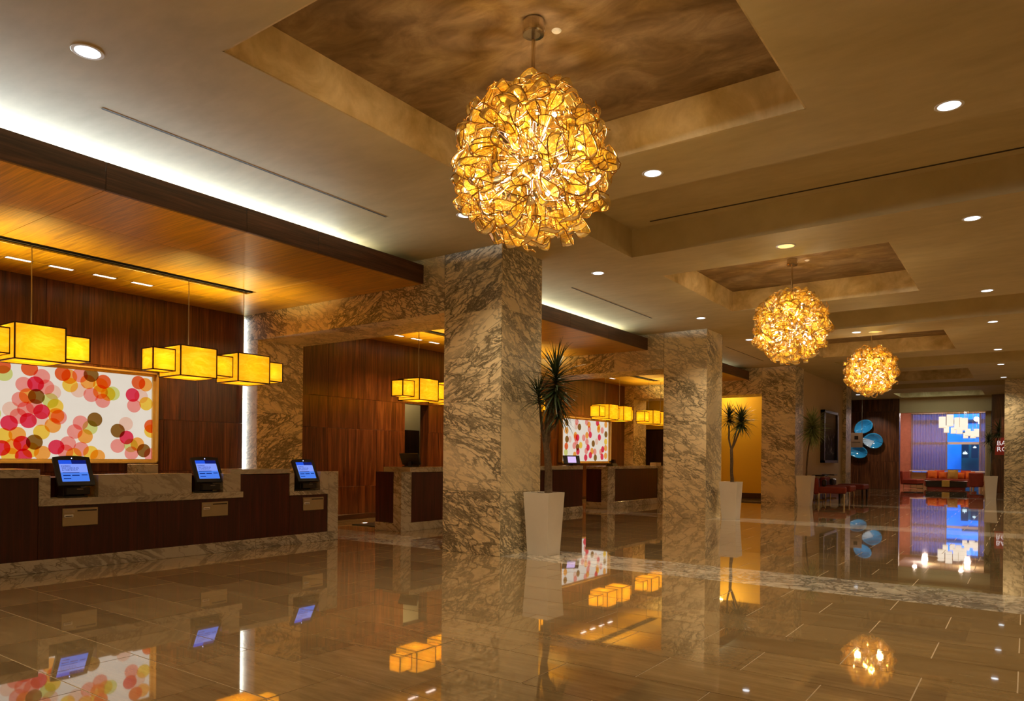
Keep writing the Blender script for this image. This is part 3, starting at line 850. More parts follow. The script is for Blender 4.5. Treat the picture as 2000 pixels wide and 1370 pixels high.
obj('seat', G().bbox(-.93, .93, -.44, .30, .34, .42, .03), M['red'], so)
obj('backrest', G().bbox(-.95, .95, .28, .44, .34, .72, .03), M['red'], so)
for sx in (-.85, .85):
    for sy in (-.34, .34): obj('leg', G().box(sx - .025, sx + .025, sy - .025, sy + .025, 0, .10), M['chrome'], so)
for lb, x, dy, m, s in (('bright orange cushion at one end of the lounge sofa', -.68, .0, 'orange', .36), ('rust red cushion behind the first orange cushion', -.42, .17, 'rust', .38), ('small orange cushion beside the ochre one', -.28, -.02, 'orange', .30),
                    ('ochre cushion in the middle of the lounge sofa', .10, -.16, 'gold_cloth', .40), ('small salmon orange cushion past the ochre one', .38, .02, 'orange', .28), ('rust cushion tilted behind the last cushions', .56, .17, 'rust', .38), ('bright orange cushion by the big red armchair', .74, .0, 'orange', .34)):
    o = obj('cushion', cushion_me(s, s, .13, M[m]), M[m], None, (-2.72 + x, 36.56 + dy, .425), (R(-8), 0, 0), smooth=True)
    tag(o, lb, 'cushion', 'sofa cushions')
ct = thing('coffee_table', 'low dark coffee table before the lounge sofa, pale runner across', 'table', (-2.78, 35.45, 0))
obj('top', G().bbox(-.78, .78, -.28, .28, .33, .37, .004), plain('dark_table_top', (0.05, 0.018, 0.012), 0.15), ct)
obj('body', G().bbox(-.74, .74, -.25, .25, .10, .33, .004), M['frame_dark'], ct)
obj('runner', G().box(-.14, .14, -.285, .285, .12, .374), M['gold_cloth'], ct)
obj('plinth', G().box(-.68, .68, -.22, .22, 0, .10), M['red'], ct)
def lounge_chair(loc, rz, label, w=.62):
    t = thing('lounge_armchair', label, 'armchair', loc, rz)
    obj('seat', G().bbox(-w/2, w/2, -.30, .34, .20, .40, .03), M['red'], t)
    obj('backrest', G().bbox(-w/2, w/2, .26, .40, .20, .78, .03).xf(Matrix.Rotation(R(-6), 4, 'X')), M['red'], t)
    obj('cradle', G().box(-w/2 + .03, w/2 - .03, -.28, .34, .16, .20), M['frame_dark'], t)
    for sx in (-1, 1): obj('leg', G().tube([(sx * (w/2 - .04), -.26, .18), (sx * (w/2 - .04), -.26, .0), (sx * (w/2 - .04), .30, 0), (sx * (w/2 - .04), .30, .18)], .012), M['chrome'], t)
    return t
lounge_chair((-4.02, 35.7, 0), R(70), 'red lounge armchair turned sideways by the salmon wall')
lounge_chair((-1.68, 35.0, 0), R(180), 'big red armchair with its back to the hall, beside the white planter', .50)

# ------------------------------------------------------------------ hall furniture along the picture wall
def slipper(loc, rz, label):
    t = thing('slipper_chair', label, 'armchair', loc, rz)
    obj('seat', G().bbox(-.40, .40, -.42, .30, .26, .44, .035), M['red'], t)
    obj('backrest', G().bbox(-.40, .40, .24, .40, .26, .72, .04).xf(Matrix.Rotation(R(-6), 4, 'X')), M['red'], t)
    obj('cushion', G().bbox(-.20, .20, .10, .22, .45, .64, .03), M['frame_dark'], t, label='small dark lumbar cushion')
    for sx in (-.34, .34):
        for sy in (-.36, .30): obj('leg', G().tube([(sx, sy, .27), (sx, sy, 0)], [.024, .014]), M['chrome'], t)
slipper((-4.55, 21.9, 0), R(90 + 10), 'red armless chair nearest the white planter, on chrome legs')
slipper((-4.62, 23.35, 0), R(90), 'red armless chair farther along the beige wall, below the picture')
t = thing('red_bench', 'red upholstered bench in front of the far wood wall', 'bench', (-4.52, 25.0, 0))
obj('seat', G().bbox(-.38, .40, -.45, .45, .28, .44, .03), M['red'], t)
for sx in (-.32, .34):
    for sy in (-.38, .38): obj('leg', G().box(sx - .025, sx + .025, sy - .025, sy + .025, 0, .28), M['frame_dark'], t)
for x, y, lb in ((-5.0, 22.65, 'dark topped brass side table between the two red armless chairs'), (-5.02, 24.05, 'brass side table behind the red bench')):
    t = thing('side_table', lb, 'table', (x, y, 0))
    obj('top', G().bbox(-.18, .18, -.22, .22, .72, .75, .004), M['frame_dark'], t)
    for sy in (-.20, .20): obj('leg', G().box(-.16, -.13, sy - .012, sy + .012, 0, .72).box(-.16, .16, sy - .012, sy + .012, 0, .025), M['brass'], t)
pc = thing('framed_picture', 'tall dark picture in a deep black frame on the beige wall', 'picture', (-5.25, 24.82, 1.94))
W2, H2 = 1.02, .83
obj('frame', G().box(0, .12, -W2, -W2 + .11, -H2, H2).box(0, .12, W2 - .11, W2, -H2, H2).box(0, .12, -W2, W2, H2 - .08, H2).box(0, .12, -W2, W2, -H2, -H2 + .08), M['frame_dark'], pc)
obj('canvas', G().box(0.01, .05, -W2 + .11, W2 - .11, -H2 + .08, H2 - .08), M['painting'], pc)
lamp('SPOT', (-4.2, 24.8, 3.70), 90.0, (1.0, 0.72, 0.48), (0, R(-38), 0), spot=R(70), radius=0.04, name='picture_lamp')

# three blue bowls on the far wood wall
def bowl(loc, tilt, label, rx, rz, ribs):
    t = thing('wall_bowl', label, 'wall art', loc, 0, 'blue bowls on the far wall')
    t.rotation_euler = (0, tilt, 0)
    def shell(a0, a1, m, name, pr=0.0):
        g = G(); vs = []; fs = []; n = 28; k = 6
        for j in range(k + 1):
            rr = j / k
            for i in range(n + 1):
                a = a0 + (a1 - a0) * i / n
                tip = 1 + 0.20 * max(0, math.cos(a - R(200))) ** 6
                rib = 1 + (0.05 * math.sin(a * 26) * rr if pr else 0)
                vs.append((rx * rr * math.cos(a) * tip * rib, -0.03 - 0.20 * rr ** 2.2 + 0.20 * 0 - pr, rz * rr * math.sin(a) * tip * rib))
        for j in range(k):
            for i in range(n):
                q = j * (n + 1) + i
                fs.append((q, q + 1, q + n + 2, q + n + 1))
        g.add(vs, fs)
        o = obj(name, g, M[m], t, smooth=True)
        sm = o.modifiers.new('thickness', 'SOLIDIFY'); sm.thickness = 0.02
    shell(0, 2 * PI, 'bowl', 'bowl')
    if ribs: shell(R(185), R(265), 'bowl_pale', 'ribbed_fold', 0.015)
    obj('mount', G().lathe([(0.05, 0), (0.05, 0.05)], 12).xf(Matrix.Rotation(R(90), 4, 'X')), M['satin'], t)
bowl((-5.60, 33.40, 2.62), R(-25), 'blue wall bowl, highest of three on the far wood wall', .36, .28, False)
bowl((-5.22, 33.40, 2.02), R(20), 'blue wall bowl with pale ribbed fold, middle of the three', .36, .32, True)
bowl((-5.80, 33.40, 1.55), R(15), 'blue wall bowl just under the small wall notice', .36, .26, False)
lamp('SPOT', (-5.3, 31.4, 3.72), 150.0, (1.0, 0.86, 0.72), (R(42), 0, 0), spot=R(60), radius=0.04, name='bowl_lamp')
t = thing('wall_notice', 'taupe hanging notice with dark square emblem beside the blue bowls', 'sign', (-5.53, 31.2, 2.0))
obj('panel', G().bbox(-.23, .23, -.012, .012, -.29, .29, .003), plain('taupe_notice', (0.30, 0.20, 0.16), 0.5), t)
obj('emblem', G().box(-.07, .07, -.016, -.012, .03, .17), M['frame_dark'], t)
g = G()
for k in range(7): g.box(-.16 + k * .045, -.128 + k * .045, -.015, -.012, -.095, -.07)
obj('caption', g, M['frame_dark'], t)
obj('rod', G().tube([(-.2, 0, .29), (-.2, 0, ZC - 2.0)], .006).tube([(.2, 0, .29), (.2, 0, ZC - 2.0)], .006), M['satin'], t)
t = thing('bar_sign', 'red square sign with white letters on the far wood wall', 'sign', (-0.58, 32.985, 1.78))
obj('panel', G().bbox(-.42, .34, 0, .03, -.33, .33, .004), M['red_sign'], t)
put('lettering', text_mesh('BAR\nROJO', .25, M['white_print'], 'LEFT', .92, .004), t, (-.37, -.006, .04), (R(90), 0, 0))
lamp('SPOT', (-0.75, 31.6, 3.72), 60.0, (1.0, 0.72, 0.55), (R(36), 0, 0), spot=R(50), radius=0.04, name='sign_lamp')
# ------------------------------------------------------------------ reception counters (front face at X0)
X0, XB = -7.98, -8.55
def blk(t, name, y0, y1, z0, z1, m, x0=X0, x1=XB, b=.003, label=None):
    o = obj(name, G().bbox(-(x0-x1)/2, (x0-x1)/2, -(y1-y0)/2, (y1-y0)/2, -(z1-z0)/2, (z1-z0)/2, b), M[m], t, ((x0+x1)/2 - t.location.x, (y0+y1)/2 - t.location.y, (z0+z1)/2))
    if label: o['label'] = label
    return o
def plate(t, y0, y1, z0, z1):
    p = blk(t, 'card_slot_plate', y0, y1, z0, z1, 'brass_plate', X0 + .014, X0 - .012, .003)
    h, w = (z1 - z0)/2, (y1 - y0)/2
    obj('slot', G().box(.0, .016, -w*.18, w*.92, h*.62, h*.76), M['dark_slot'], p)
    obj('reader', G().bbox(.008, .024, -w*.92, -w*.42, -h*.02, h*.30, .003), M['white'], p)
    obj('card_slot', G().box(.015, .026, -w*.86, -w*.48, h*.08, h*.16), M['dark_slot'], p)
    obj('display', G().box(.005, .016, -w*.92, -w*.34, h*.48, h*.78), M['satin'], p)
c1 = thing('reception_counter', 'long check-in counter with kiosks, rosewood panels and stepped marble ledges', 'counter', (X0, 4.1, 0))
Z1 = 0.128
blk(c1, 'marble_plinth', 1.0, 6.864, 0, Z1, 'marble_soft', X0 + .012)
for a, b in ((1.0, 2.05), (2.05, 3.05)): blk(c1, 'wood_panel', a, b, Z1, .947, 'wood_counter')
blk(c1, 'marble_cap', 1.0, 3.06, .947, 1.031, 'marble_soft', X0 + .015, XB - .02)
for a, b in ((3.05, 4.25), (4.25, 5.30)): blk(c1, 'wood_panel', a, b, Z1, .661, 'wood_counter')
blk(c1, 'marble_ledge', 3.05, 5.335, .661, .735, 'marble_soft', X0 + .02, X0 - .36)
blk(c1, 'marble_post', 3.05, 3.155, .735, .968, 'marble_soft', X0 + .015, X0 - .30)
blk(c1, 'marble_block', 3.61, 4.655, .735, .970, 'marble_soft', X0 + .015, X0 - .30)
blk(c1, 'marble_block', 5.06, 5.30, .735, .965, 'marble_soft', X0 + .015, X0 - .30)
blk(c1, 'niche_back', 3.05, 5.30, .661, .940, 'wood_counter', X0 - .30, XB)
blk(c1, 'wood_panel', 5.30, 6.035, Z1, .945, 'wood_counter')
blk(c1, 'marble_cap', 5.16, 6.04, .953, 1.013, 'marble_soft', X0 + .012, XB - .02)
blk(c1, 'wood_panel', 6.035, 6.68, Z1, .657, 'wood_counter')
blk(c1, 'marble_ledge', 6.035, 6.68, .657, .712, 'marble_soft', X0 + .02, X0 - .36)
blk(c1, 'marble_post', 6.035, 6.11, .712, .955, 'marble_soft', X0 + .012, X0 - .30)
blk(c1, 'niche_back', 6.035, 6.68, .657, .940, 'wood_counter', X0 - .30, XB)
blk(c1, 'marble_block', 6.54, 6.68, .712, .972, 'marble_soft', X0 + .012, X0 - .30)
blk(c1, 'marble_end_post', 6.68, 6.864, Z1, .972, 'marble_soft', X0 + .012)
for a, b, c, d in ((3.267, 3.61, .446, .629), (4.785, 5.128, .450, .622), (6.256, 6.604, .444, .620)): plate(c1, a, b, c, d)
o = obj('stone_block', G().bbox(-.09, .09, -.135, .135, 0, .13, .003), M['marble_soft'], None, (-8.40, 4.30, .945))
tag(o, 'plain stone block standing behind the counter, under the lit artwork corner', 'block')

c2 = thing('reception_counter', 'second rosewood counter, running behind the nearest marble column', 'counter', (X0, 11.0, 0))
blk(c2, 'marble_plinth', 8.13, 13.80, 0, .135, 'marble_soft', X0 + .012)
blk(c2, 'marble_end_post', 8.13, 8.36, .135, .950, 'marble_soft', X0 + .012, X0 - .16)
blk(c2, 'end_panel', 8.14, 8.20, .135, .945, 'wood_counter', X0 - .16, XB)
for a, b in ((8.36, 9.8), (9.8, 11.2), (11.2, 12.5), (12.5, 13.80)): blk(c2, 'wood_panel', a, b, .135, .935, 'wood_counter')
blk(c2, 'marble_cap', 8.33, 13.80, .940, 1.02, 'marble_soft', X0 + .012, XB - .02)
c3 = thing('reception_counter', 'short third counter framed in marble, left of the second column', 'counter', (X0, 16.5, 0))
blk(c3, 'marble_plinth', 14.95, 18.15, 0, .15, 'marble_soft', X0 + .012)
blk(c3, 'marble_end_post', 14.95, 15.32, .15, .94, 'marble_soft', X0 + .012, X0 - .16)
blk(c3, 'end_panel', 14.96, 15.02, .15, .93, 'wood_counter', X0 - .16, XB)
blk(c3, 'wood_panel', 15.32, 17.75, .15, .925, 'wood_counter')
blk(c3, 'marble_end_post', 17.75, 18.15, .15, .935, 'marble_soft', X0 + .012)
blk(c3, 'marble_cap', 14.97, 18.15, .935, 1.0, 'marble_soft', X0 + .012, XB - .02)
o = obj('stone_block', G().bbox(-.09, .09, -.16, .16, 0, .085, .003), M['marble_soft'], None, (-8.15, 18.0, 1.0))
tag(o, 'small pale block on the far end of the third counter', 'block')

# check-in kiosks
def kiosk(loc, label, full):
    t = thing('checkin_kiosk', label, 'kiosk', loc)
    obj('foot', G().bbox(-.13, .06, -.12, .10, 0, .018, .003), M['black'], t)
    obj('stand', G().bbox(-.12, .0, -.11, .06, .018, .19, .006).bbox(-.10, .045, -.10, .13, .03, .105, .006), M['black'], t)
    obj('badge', G().box(.0455, .047, .0, .06, .085, .091), M['satin'], t)
    Mx = Matrix.Translation((-.045, 0, .27)) @ Matrix.Rotation(R(-27), 4, 'Y')
    hw, hh = .178, .168
    # casing with a bowed top edge
    n = 8; pr = [(-hw, -hh), (hw, -hh)] + [(hw - 2*hw*k/n, hh - .012 + .016 * math.sin(PI*k/n)) for k in range(n + 1)]
    vs = [(.022, a, b) for a, b in pr] + [(-.022, a * .96, b * .97) for a, b in pr]
    m = len(pr); fs = [tuple(range(m)), tuple(range(2*m - 1, m - 1, -1))] + [(k, (k+1) % m, m + (k+1) % m, m + k) for k in range(m)]
    ca_ = obj('casing', G().add(vs, fs), M['black'], t)
    ca_.matrix_local = Mx
    sw, s0, s1 = .132, -.125, .118
    sc_ = obj('screen', G().box(.022, .0235, -sw, sw, s0, s1), M['screen_pale'], ca_)
    obj('banner', G().box(.0235, .0242, -sw, -.01, .075, s1), M['screen_blue'], ca_)
    obj('banner_image', G().box(.0235, .0242, -.01, sw, .075, s1), M['screen_navy'], ca_)
    obj('button_band', G().box(.0235, .0240, -sw, sw, s0, -.022), M['screen_mid'], ca_)
    g = G()
    g.box(.0242, .0246, -.115, .045, -.030, -.022)
    for a, b, c in ((-.115, -.045, -.062), (-.03, .042, -.062), (.062, .12, -.058), (-.115, -.045, -.098)): g.box(.0242, .0246, a, b, c, c + .010)
    obj('button', g, M['screen_text'], ca_)
    tm = text_mesh('EXPRESS\nSELF CHECK-IN\n& CHECKOUT', .024, M['screen_text'], 'LEFT', .95, .0002)
    put('lettering', tm, ca_, (.0240, -.115, .042), (R(90), 0, R(90)))
    obj('camera', G().lathe([(.004, 0), (.004, .003)], 10).xf(Matrix.Translation((.022, 0, .142)) @ Matrix.Rotation(R(90), 4, 'Y')), M['led_blue'], ca_)
    return t
k1 = kiosk((-8.03, 3.41, .735), 'check-in kiosk with a blue screen in front of the dotted artwork', True)
dup(k1, (-8.03, 4.905, .735), 0, 'check-in kiosk in the middle of the long counter, before the wood wall')
dup(k1, (-8.03, 6.365, .712), 0, 'check-in kiosk at the counter end, beside the marble end post')
# desk displays on the other counters
def display(loc, rz, label, lit):
    t = thing('desk_display', label, 'monitor', loc, rz)
    obj('foot', G().bbox(-.08, .08, -.10, .10, 0, .012, .002), M['black'], t)
    obj('neck', G().box(-.02, .02, -.03, .03, .012, .09), M['black'], t)
    h = obj('casing', G().bbox(-.015, .015, -.19, .19, -.10, .10, .004), M['black'], t)
    h.matrix_local = Matrix.Translation((0, 0, .13)) @ Matrix.Rotation(R(-24), 4, 'Y')
    if lit:
        obj('screen', G().box(.015, .017, -.09, .10, -.075, .07), M['screen_pink'], h)
display((-8.12, 13.55, 1.02), R(-40), 'small black display with a glowing screen on the second counter', True)
display((-8.25, 8.62, 1.02), R(95), 'tilted black display seen from behind on the near end of the second counter', False)
t = thing('desk_telephone', 'small dark telephone on the third counter', 'telephone', (-8.15, 15.5, 1.0))
obj('base', G().frustum(.20, .26, .12, .22, 0, .07), M['black'], t)
obj('handset', G().tube([(0, -.11, .10), (0, -.06, .12), (0, .06, .12), (0, .11, .10)], .022), M['black'], t)
obj('screen', G().box(-.02, .06, -.02, .08, .07, .16), M['black'], t)

# ------------------------------------------------------------------ dotted light-box artworks
COL = dict(R=(.90, .16, .05), L=(.74, .82, .30), O=(1.0, .46, .10), P=(.98, .38, .36), C=(.86, .06, .13), B=(.30, .15, .035), K=(.98, .70, .62), Y=(1.0, .70, .10))
D1 = [(3.8, 2.26, 'R'), (3.52, 2.17, 'L'), (3.5, 2.26, 'R'), (3.94, 2.17, 'P'), (3.87, 2.07, 'C'), (3.99, 2.04, 'P'), (3.74, 2.05, 'P'), (3.78, 1.91, 'O'), (3.88, 1.91, 'B'), (4.07, 1.98, 'K'), (4.04, 1.87, 'L'), (4.1, 1.8, 'Y'), (3.7, 1.86, 'P'), (3.6, 1.73, 'K'), (3.76, 1.74, 'P'), (3.94, 1.72, 'C'), (3.86, 1.78, 'P'), (3.68, 1.65, 'P'), (3.58, 1.56, 'C'), (3.79, 1.6, 'C'), (4.14, 1.66, 'P'), (4.11, 1.68, 'O'), (4.07, 1.55, 'O'), (3.94, 1.46, 'Y'), (3.92, 1.63, 'K'), (3.67, 1.42, 'O'), (3.52, 1.4, 'Y'), (3.72, 1.31, 'C'), (3.86, 1.33, 'B'), (3.62, 1.27, 'O'), (3.5, 1.25, 'C'), (3.82, 1.23, 'Y'), (3.95, 1.19, 'O'), (3.74, 1.15, 'C'), (3.59, 1.16, 'Y'), (4.18, 2.23, 'R'), (4.26, 2.2, 'O'), (4.39, 2.23, 'P'), (4.53, 2.25, 'B'), (4.27, 2.09, 'Y'), (4.37, 2.03, 'K'), (4.49, 2.15, 'O'), (4.65, 2.12, 'Y'), (4.69, 2.17, 'R'), (4.53, 1.98, 'P'), (4.65, 2.03, 'O'), (4.81, 2.02, 'L'), (4.75, 2.01, 'Y'), (4.68, 1.91, 'P'), (5.16, 2.2, 'R'), (5.26, 2.18, 'O'), (5.08, 2.02, 'C'), (5.2, 2.01, 'K'), (5.1, 1.87, 'P'), (5.27, 1.91, 'Y'), (4.58, 1.65, 'B'), (4.4, 1.6, 'P'), (4.33, 1.48, 'P'), (4.52, 1.54, 'L'), (4.46, 1.42, 'O'), (4.25, 1.32, 'P'), (4.11, 1.27, 'C'), (4.22, 1.21, 'P'), (4.41, 1.25, 'P'), (4.53, 1.2, 'Y'), (4.32, 1.17, 'Y'), (4.62, 1.15, 'O'), (4.99, 1.61, 'K'), (4.88, 1.51, 'B'), (5.0, 1.42, 'C'), (4.88, 1.3, 'P'), (5.15, 1.33, 'O'), (5.06, 1.31, 'L'), (5.07, 1.2, 'P'), (5.24, 1.24, 'B'), (5.34, 1.59, 'R'), (5.34, 1.52, 'Y'), (5.34, 1.18, 'P')]
D3 = [(16.81, 2.16, 'B'), (17.35, 2.2, 'P'), (17.33, 2.08, 'K'), (17.5, 2.06, 'B'), (17.91, 2.21, 'P'), (18.04, 2.15, 'O'), (18.54, 2.22, 'C'), (16.81, 1.94, 'O'), (16.83, 1.7, 'B'), (16.98, 1.7, 'K'), (16.8, 1.51, 'R'), (16.78, 1.34, 'L'), (17.28, 1.82, 'O'), (17.4, 1.76, 'C'), (17.29, 1.76, 'P'), (17.22, 1.53, 'P'), (17.4, 1.49, 'B'), (17.42, 1.37, 'C'), (17.25, 1.27, 'O'), (17.57, 1.55, 'Y'), (17.74, 1.76, 'P'), (17.92, 1.84, 'O'), (18.11, 1.86, 'C'), (18.05, 2.02, 'P'), (17.92, 1.65, 'P'), (18.29, 1.61, 'B'), (18.49, 1.67, 'K'), (18.65, 1.8, 'C'), (18.6, 2.03, 'O'), (18.82, 2.01, 'P'), (19.04, 2.19, 'O'), (19.05, 1.9, 'B'), (19.04, 1.68, 'Y'), (19.04, 1.49, 'O'), (18.86, 1.45, 'C'), (18.75, 1.37, 'P'), (18.82, 1.23, 'C'), (19.04, 1.26, 'O'), (17.98, 1.49, 'C'), (17.88, 1.39, 'P'), (18.12, 1.27, 'C'), (18.38, 1.37, 'P'), (18.21, 1.39, 'O'), (17.85, 1.2, 'C'), (18.41, 1.2, 'B'), (18.6, 2.11, 'Y'), (17.32, 1.65, 'P')]
def clipped_disc(r, y, z, y0, y1, z0, z1):
    pts = []
    for k in range(28):
        a = 2*PI*k/28
        pts.append((min(max(y + r*math.cos(a), y0), y1) - y, min(max(z + r*math.sin(a), z0), z1) - z))
    return pts
def artwork(y0, y1, z0, z1, dots, label, r=.096):
    cy, cz = (y0+y1)/2, (z0+z1)/2
    t = thing('lightbox_artwork', label, 'artwork', (XW, cy, cz))
    w, h = (y1-y0)/2, (z1-z0)/2
    b = .055
    obj('frame', G().box(.0, .13, -w, -w + .022, -h, h).box(.0, .13, w - .022, w, -h, h).box(.0, .13, -w, w, h - .022, h).box(.0, .13, -w, w, -h, -h + .022), M['gold_frame'], t)
    obj('inner_frame', G().box(.0, .075, -w + .022, -w + b, -h + .022, h - .022).box(.0, .075, w - b, w - .022, -h + .022, h - .022).box(.0, .075, -w + b, w - b, h - b, h - .022).box(.0, .075, -w + b, w - b, -h + .022, -h + b), M['gold_frame'], t)
    obj('lit_panel', G().box(.0, .04, -w + b, w - b, -h + b, h - b), M['lightbox'], t)
    for i, (y, z, c) in enumerate(dots):
        pts = clipped_disc(r, y, z, y0 + b, y1 - b, z0 + b, z1 - b)
        g = G().add([(0, a, q) for a, q in pts], [tuple(range(len(pts)))])
        o = obj('paper_disc', g, M['disc'], t, (.0412 + .00026 * i, y - cy, z - cz))
        k = COL[c]
        o.color = (*k, 1)
random.seed(3)
extra = [(round(random.uniform(2.75, 3.4), 2), round(random.uniform(1.2, 2.2), 2), random.choice('ROPCKYL')) for _ in range(16)]
artwork(2.60, 5.415, 1.065, 2.355, extra + D1, 'large lit artwork of overlapping coloured discs behind the long counter')
artwork(16.46, 19.26, 1.045, 2.32, D3, 'distant lit artwork of coloured discs glimpsed beside the white planter palm')

# ------------------------------------------------------------------ pendant lamps of stacked alabaster boxes
def boxlamp(t, name, cx, cy, cz, w, d, h, bulb=True):
    e = .007
    sg = G().box(-w/2, w/2, -d/2, d/2, -h/2, h/2)
    del sg.f[1]                                                    # open at the top
    o = obj(name, sg, M['shade'], t, (cx, cy, cz))
    g = G()
    for sx in (-1, 1):
        for sy in (-1, 1): g.box(sx*w/2 - e, sx*w/2 + e, sy*d/2 - e, sy*d/2 + e, -h/2 - e, h/2 + e)
        for sz in (-1, 1): g.box(sx*w/2 - e, sx*w/2 + e, -d/2, d/2, sz*h/2 - e, sz*h/2 + e)
    for sy in (-1, 1):
        for sz in (-1, 1): g.box(-w/2, w/2, sy*d/2 - e, sy*d/2 + e, sz*h/2 - e, sz*h/2 + e)
    obj('edge_strip', g, M['frame_dark'], o)
    return o
LX = -8.77
def pendant(y0, label):
    # y0: start of the first large box
    t = thing('pendant_lamp', label, 'lamp', (LX, y0, 2.36), 0, 'alabaster box pendants over the counters')
    cz = .005
    big = [(0.245, .485), (1.042, .485)]
    for cy, d in big:
        o = boxlamp(t, 'large_shade', 0, cy, cz, .50, d, .375)
        obj('rod', G().tube([(0, 0, .19), (0, 0, ZS - .001 - 2.36 - cz)], .006), M['satin'], o)
    for cy, d in ((-.14, .28), (0.643, .31), (1.435, .30)):
        boxlamp(t, 'small_shade', 0, cy, cz, .26, d, .265)
    for cy, d in big:
        lamp('SPOT', (LX, y0 + cy, 2.37), POWER['uplight'], (1.0, .74, .22), (R(180), 0, 0), spot=R(112), blend=0.9, radius=.05, name='soffit_fill')  # spot added in each large box to brighten the soffit above
    for cy, p in ((0.245, 1.0), (1.042, 1.0), (-.14, .5), (.643, .4), (1.435, .5)):
        lamp('POINT', (LX, y0 + cy, 2.365), POWER['pendant'] * p, (1.0, .80, .36), radius=.035, name='pendant_bulb')
    return t
pendant(2.225, 'amber box pendant hanging in front of the large dotted artwork')
pendant(4.815, 'amber box pendant against the wood wall, next to the white light strip')
pendant(9.11, 'amber box pendant seen through the marble portal')
pendant(11.7, 'amber box pendant half hidden behind the nearest column and palm')
pendant(16.02, 'amber box pendant above the short third counter')
pendant(18.62, 'farthest amber box pendant, touching the second column')
# ------------------------------------------------------------------ leaf-glass globe chandeliers
random.seed(11)
def leaf_me(seed, m):
    rd = random.Random(seed)
    g = G(); n = 7; vs = []; fs = []
    ln = rd.uniform(.15, .22); wd = rd.uniform(.046, .070); cup = rd.uniform(.10, .3); bend = rd.uniform(-.9, .9)
    for i in range(n + 1):
        t = i / n
        w = wd * (math.sin(PI * min(1, t ** .75)) ** .8 if t < 1 else 0) * .5 + .002
        ang = bend * (t - .5)
        cx = ln * (t - .5); cz = .055 * math.sin(t * PI) + .035 * math.sin(t * 5 + seed)
        for j in (-1, -.5, 0, .5, 1):
            vs.append((cx, j * w + .03 * math.sin(ang * 2), cz - cup * w * (j * j) ))
    for i in range(n):
        for j in range(4):
            a = i * 5 + j
            fs.append((a, a + 1, a + 6, a + 5))
    g.add(vs, fs)
    g.nb = len(g.f)
    # curled glass tendril drawn from the tip
    p = []; q = Vector(vs[n * 5 + 2]); a = rd.uniform(-.3, .3); k = rd.choice((-1, 1)) * rd.uniform(.5, .8)
    for i in range(7):
        p.append(q.copy()); a += k; q = q + Vector((math.cos(a), math.sin(a), .25 * k)) * .020
    g.tube(p, [.005, .0045, .004, .0035, .003, .0025, .002], 4)
    # thick bright rim on one edge
    g.tube([vs[i * 5] for i in range(n + 1)], .0035, 4)
    g.tube([vs[i * 5 + 4] for i in range(n + 1)], .003, 4)
    return g
LEAVES = [leaf_me(s, None) for s in range(7)]
def rimmed(me, blade_faces):
    # the blade is clear amber, its rim and tendril a deeper glass
    me.materials.append(M['amber_rim'])
    for f, b in zip(me.polygons, blade_faces):
        if not b: f.material_index = 1
    return me
LEAF_ME = [rimmed(l.mesh('glass_leaf', M['amber'], True), [i < l.nb for i in range(len(l.f))]) for l in LEAVES]
def leaf_matrices(n, r0, r1, rd, sc=(0.8, 1.15)):
    out = []
    for i in range(n):
        z = 1 - 2 * (i + .5) / n
        ph = i * 2.399963 + rd.uniform(-.25, .25)
        s = math.sqrt(max(0, 1 - z * z))
        nrm = Vector((s * math.cos(ph), s * math.sin(ph), z))
        t1 = nrm.cross(Vector((.3, .2, 1))).normalized(); t2 = nrm.cross(t1)
        a = rd.uniform(0, 2 * PI)
        u = t1 * math.cos(a) + t2 * math.sin(a)
        u = (u + nrm * rd.uniform(-.45, .45)).normalized()
        v = nrm.cross(u).normalized(); ww = u.cross(v)
        Mx = Matrix((u, v, ww)).transposed().to_4x4()
        Mx = Matrix.Rotation(0, 4, 'X') @ Mx @ Matrix.Rotation(rd.uniform(-.9, .9), 4, 'X')
        out.append(Matrix.Translation(nrm * rd.uniform(r0, r1)) @ Mx @ Matrix.Scale(rd.uniform(*sc), 4))
    return out
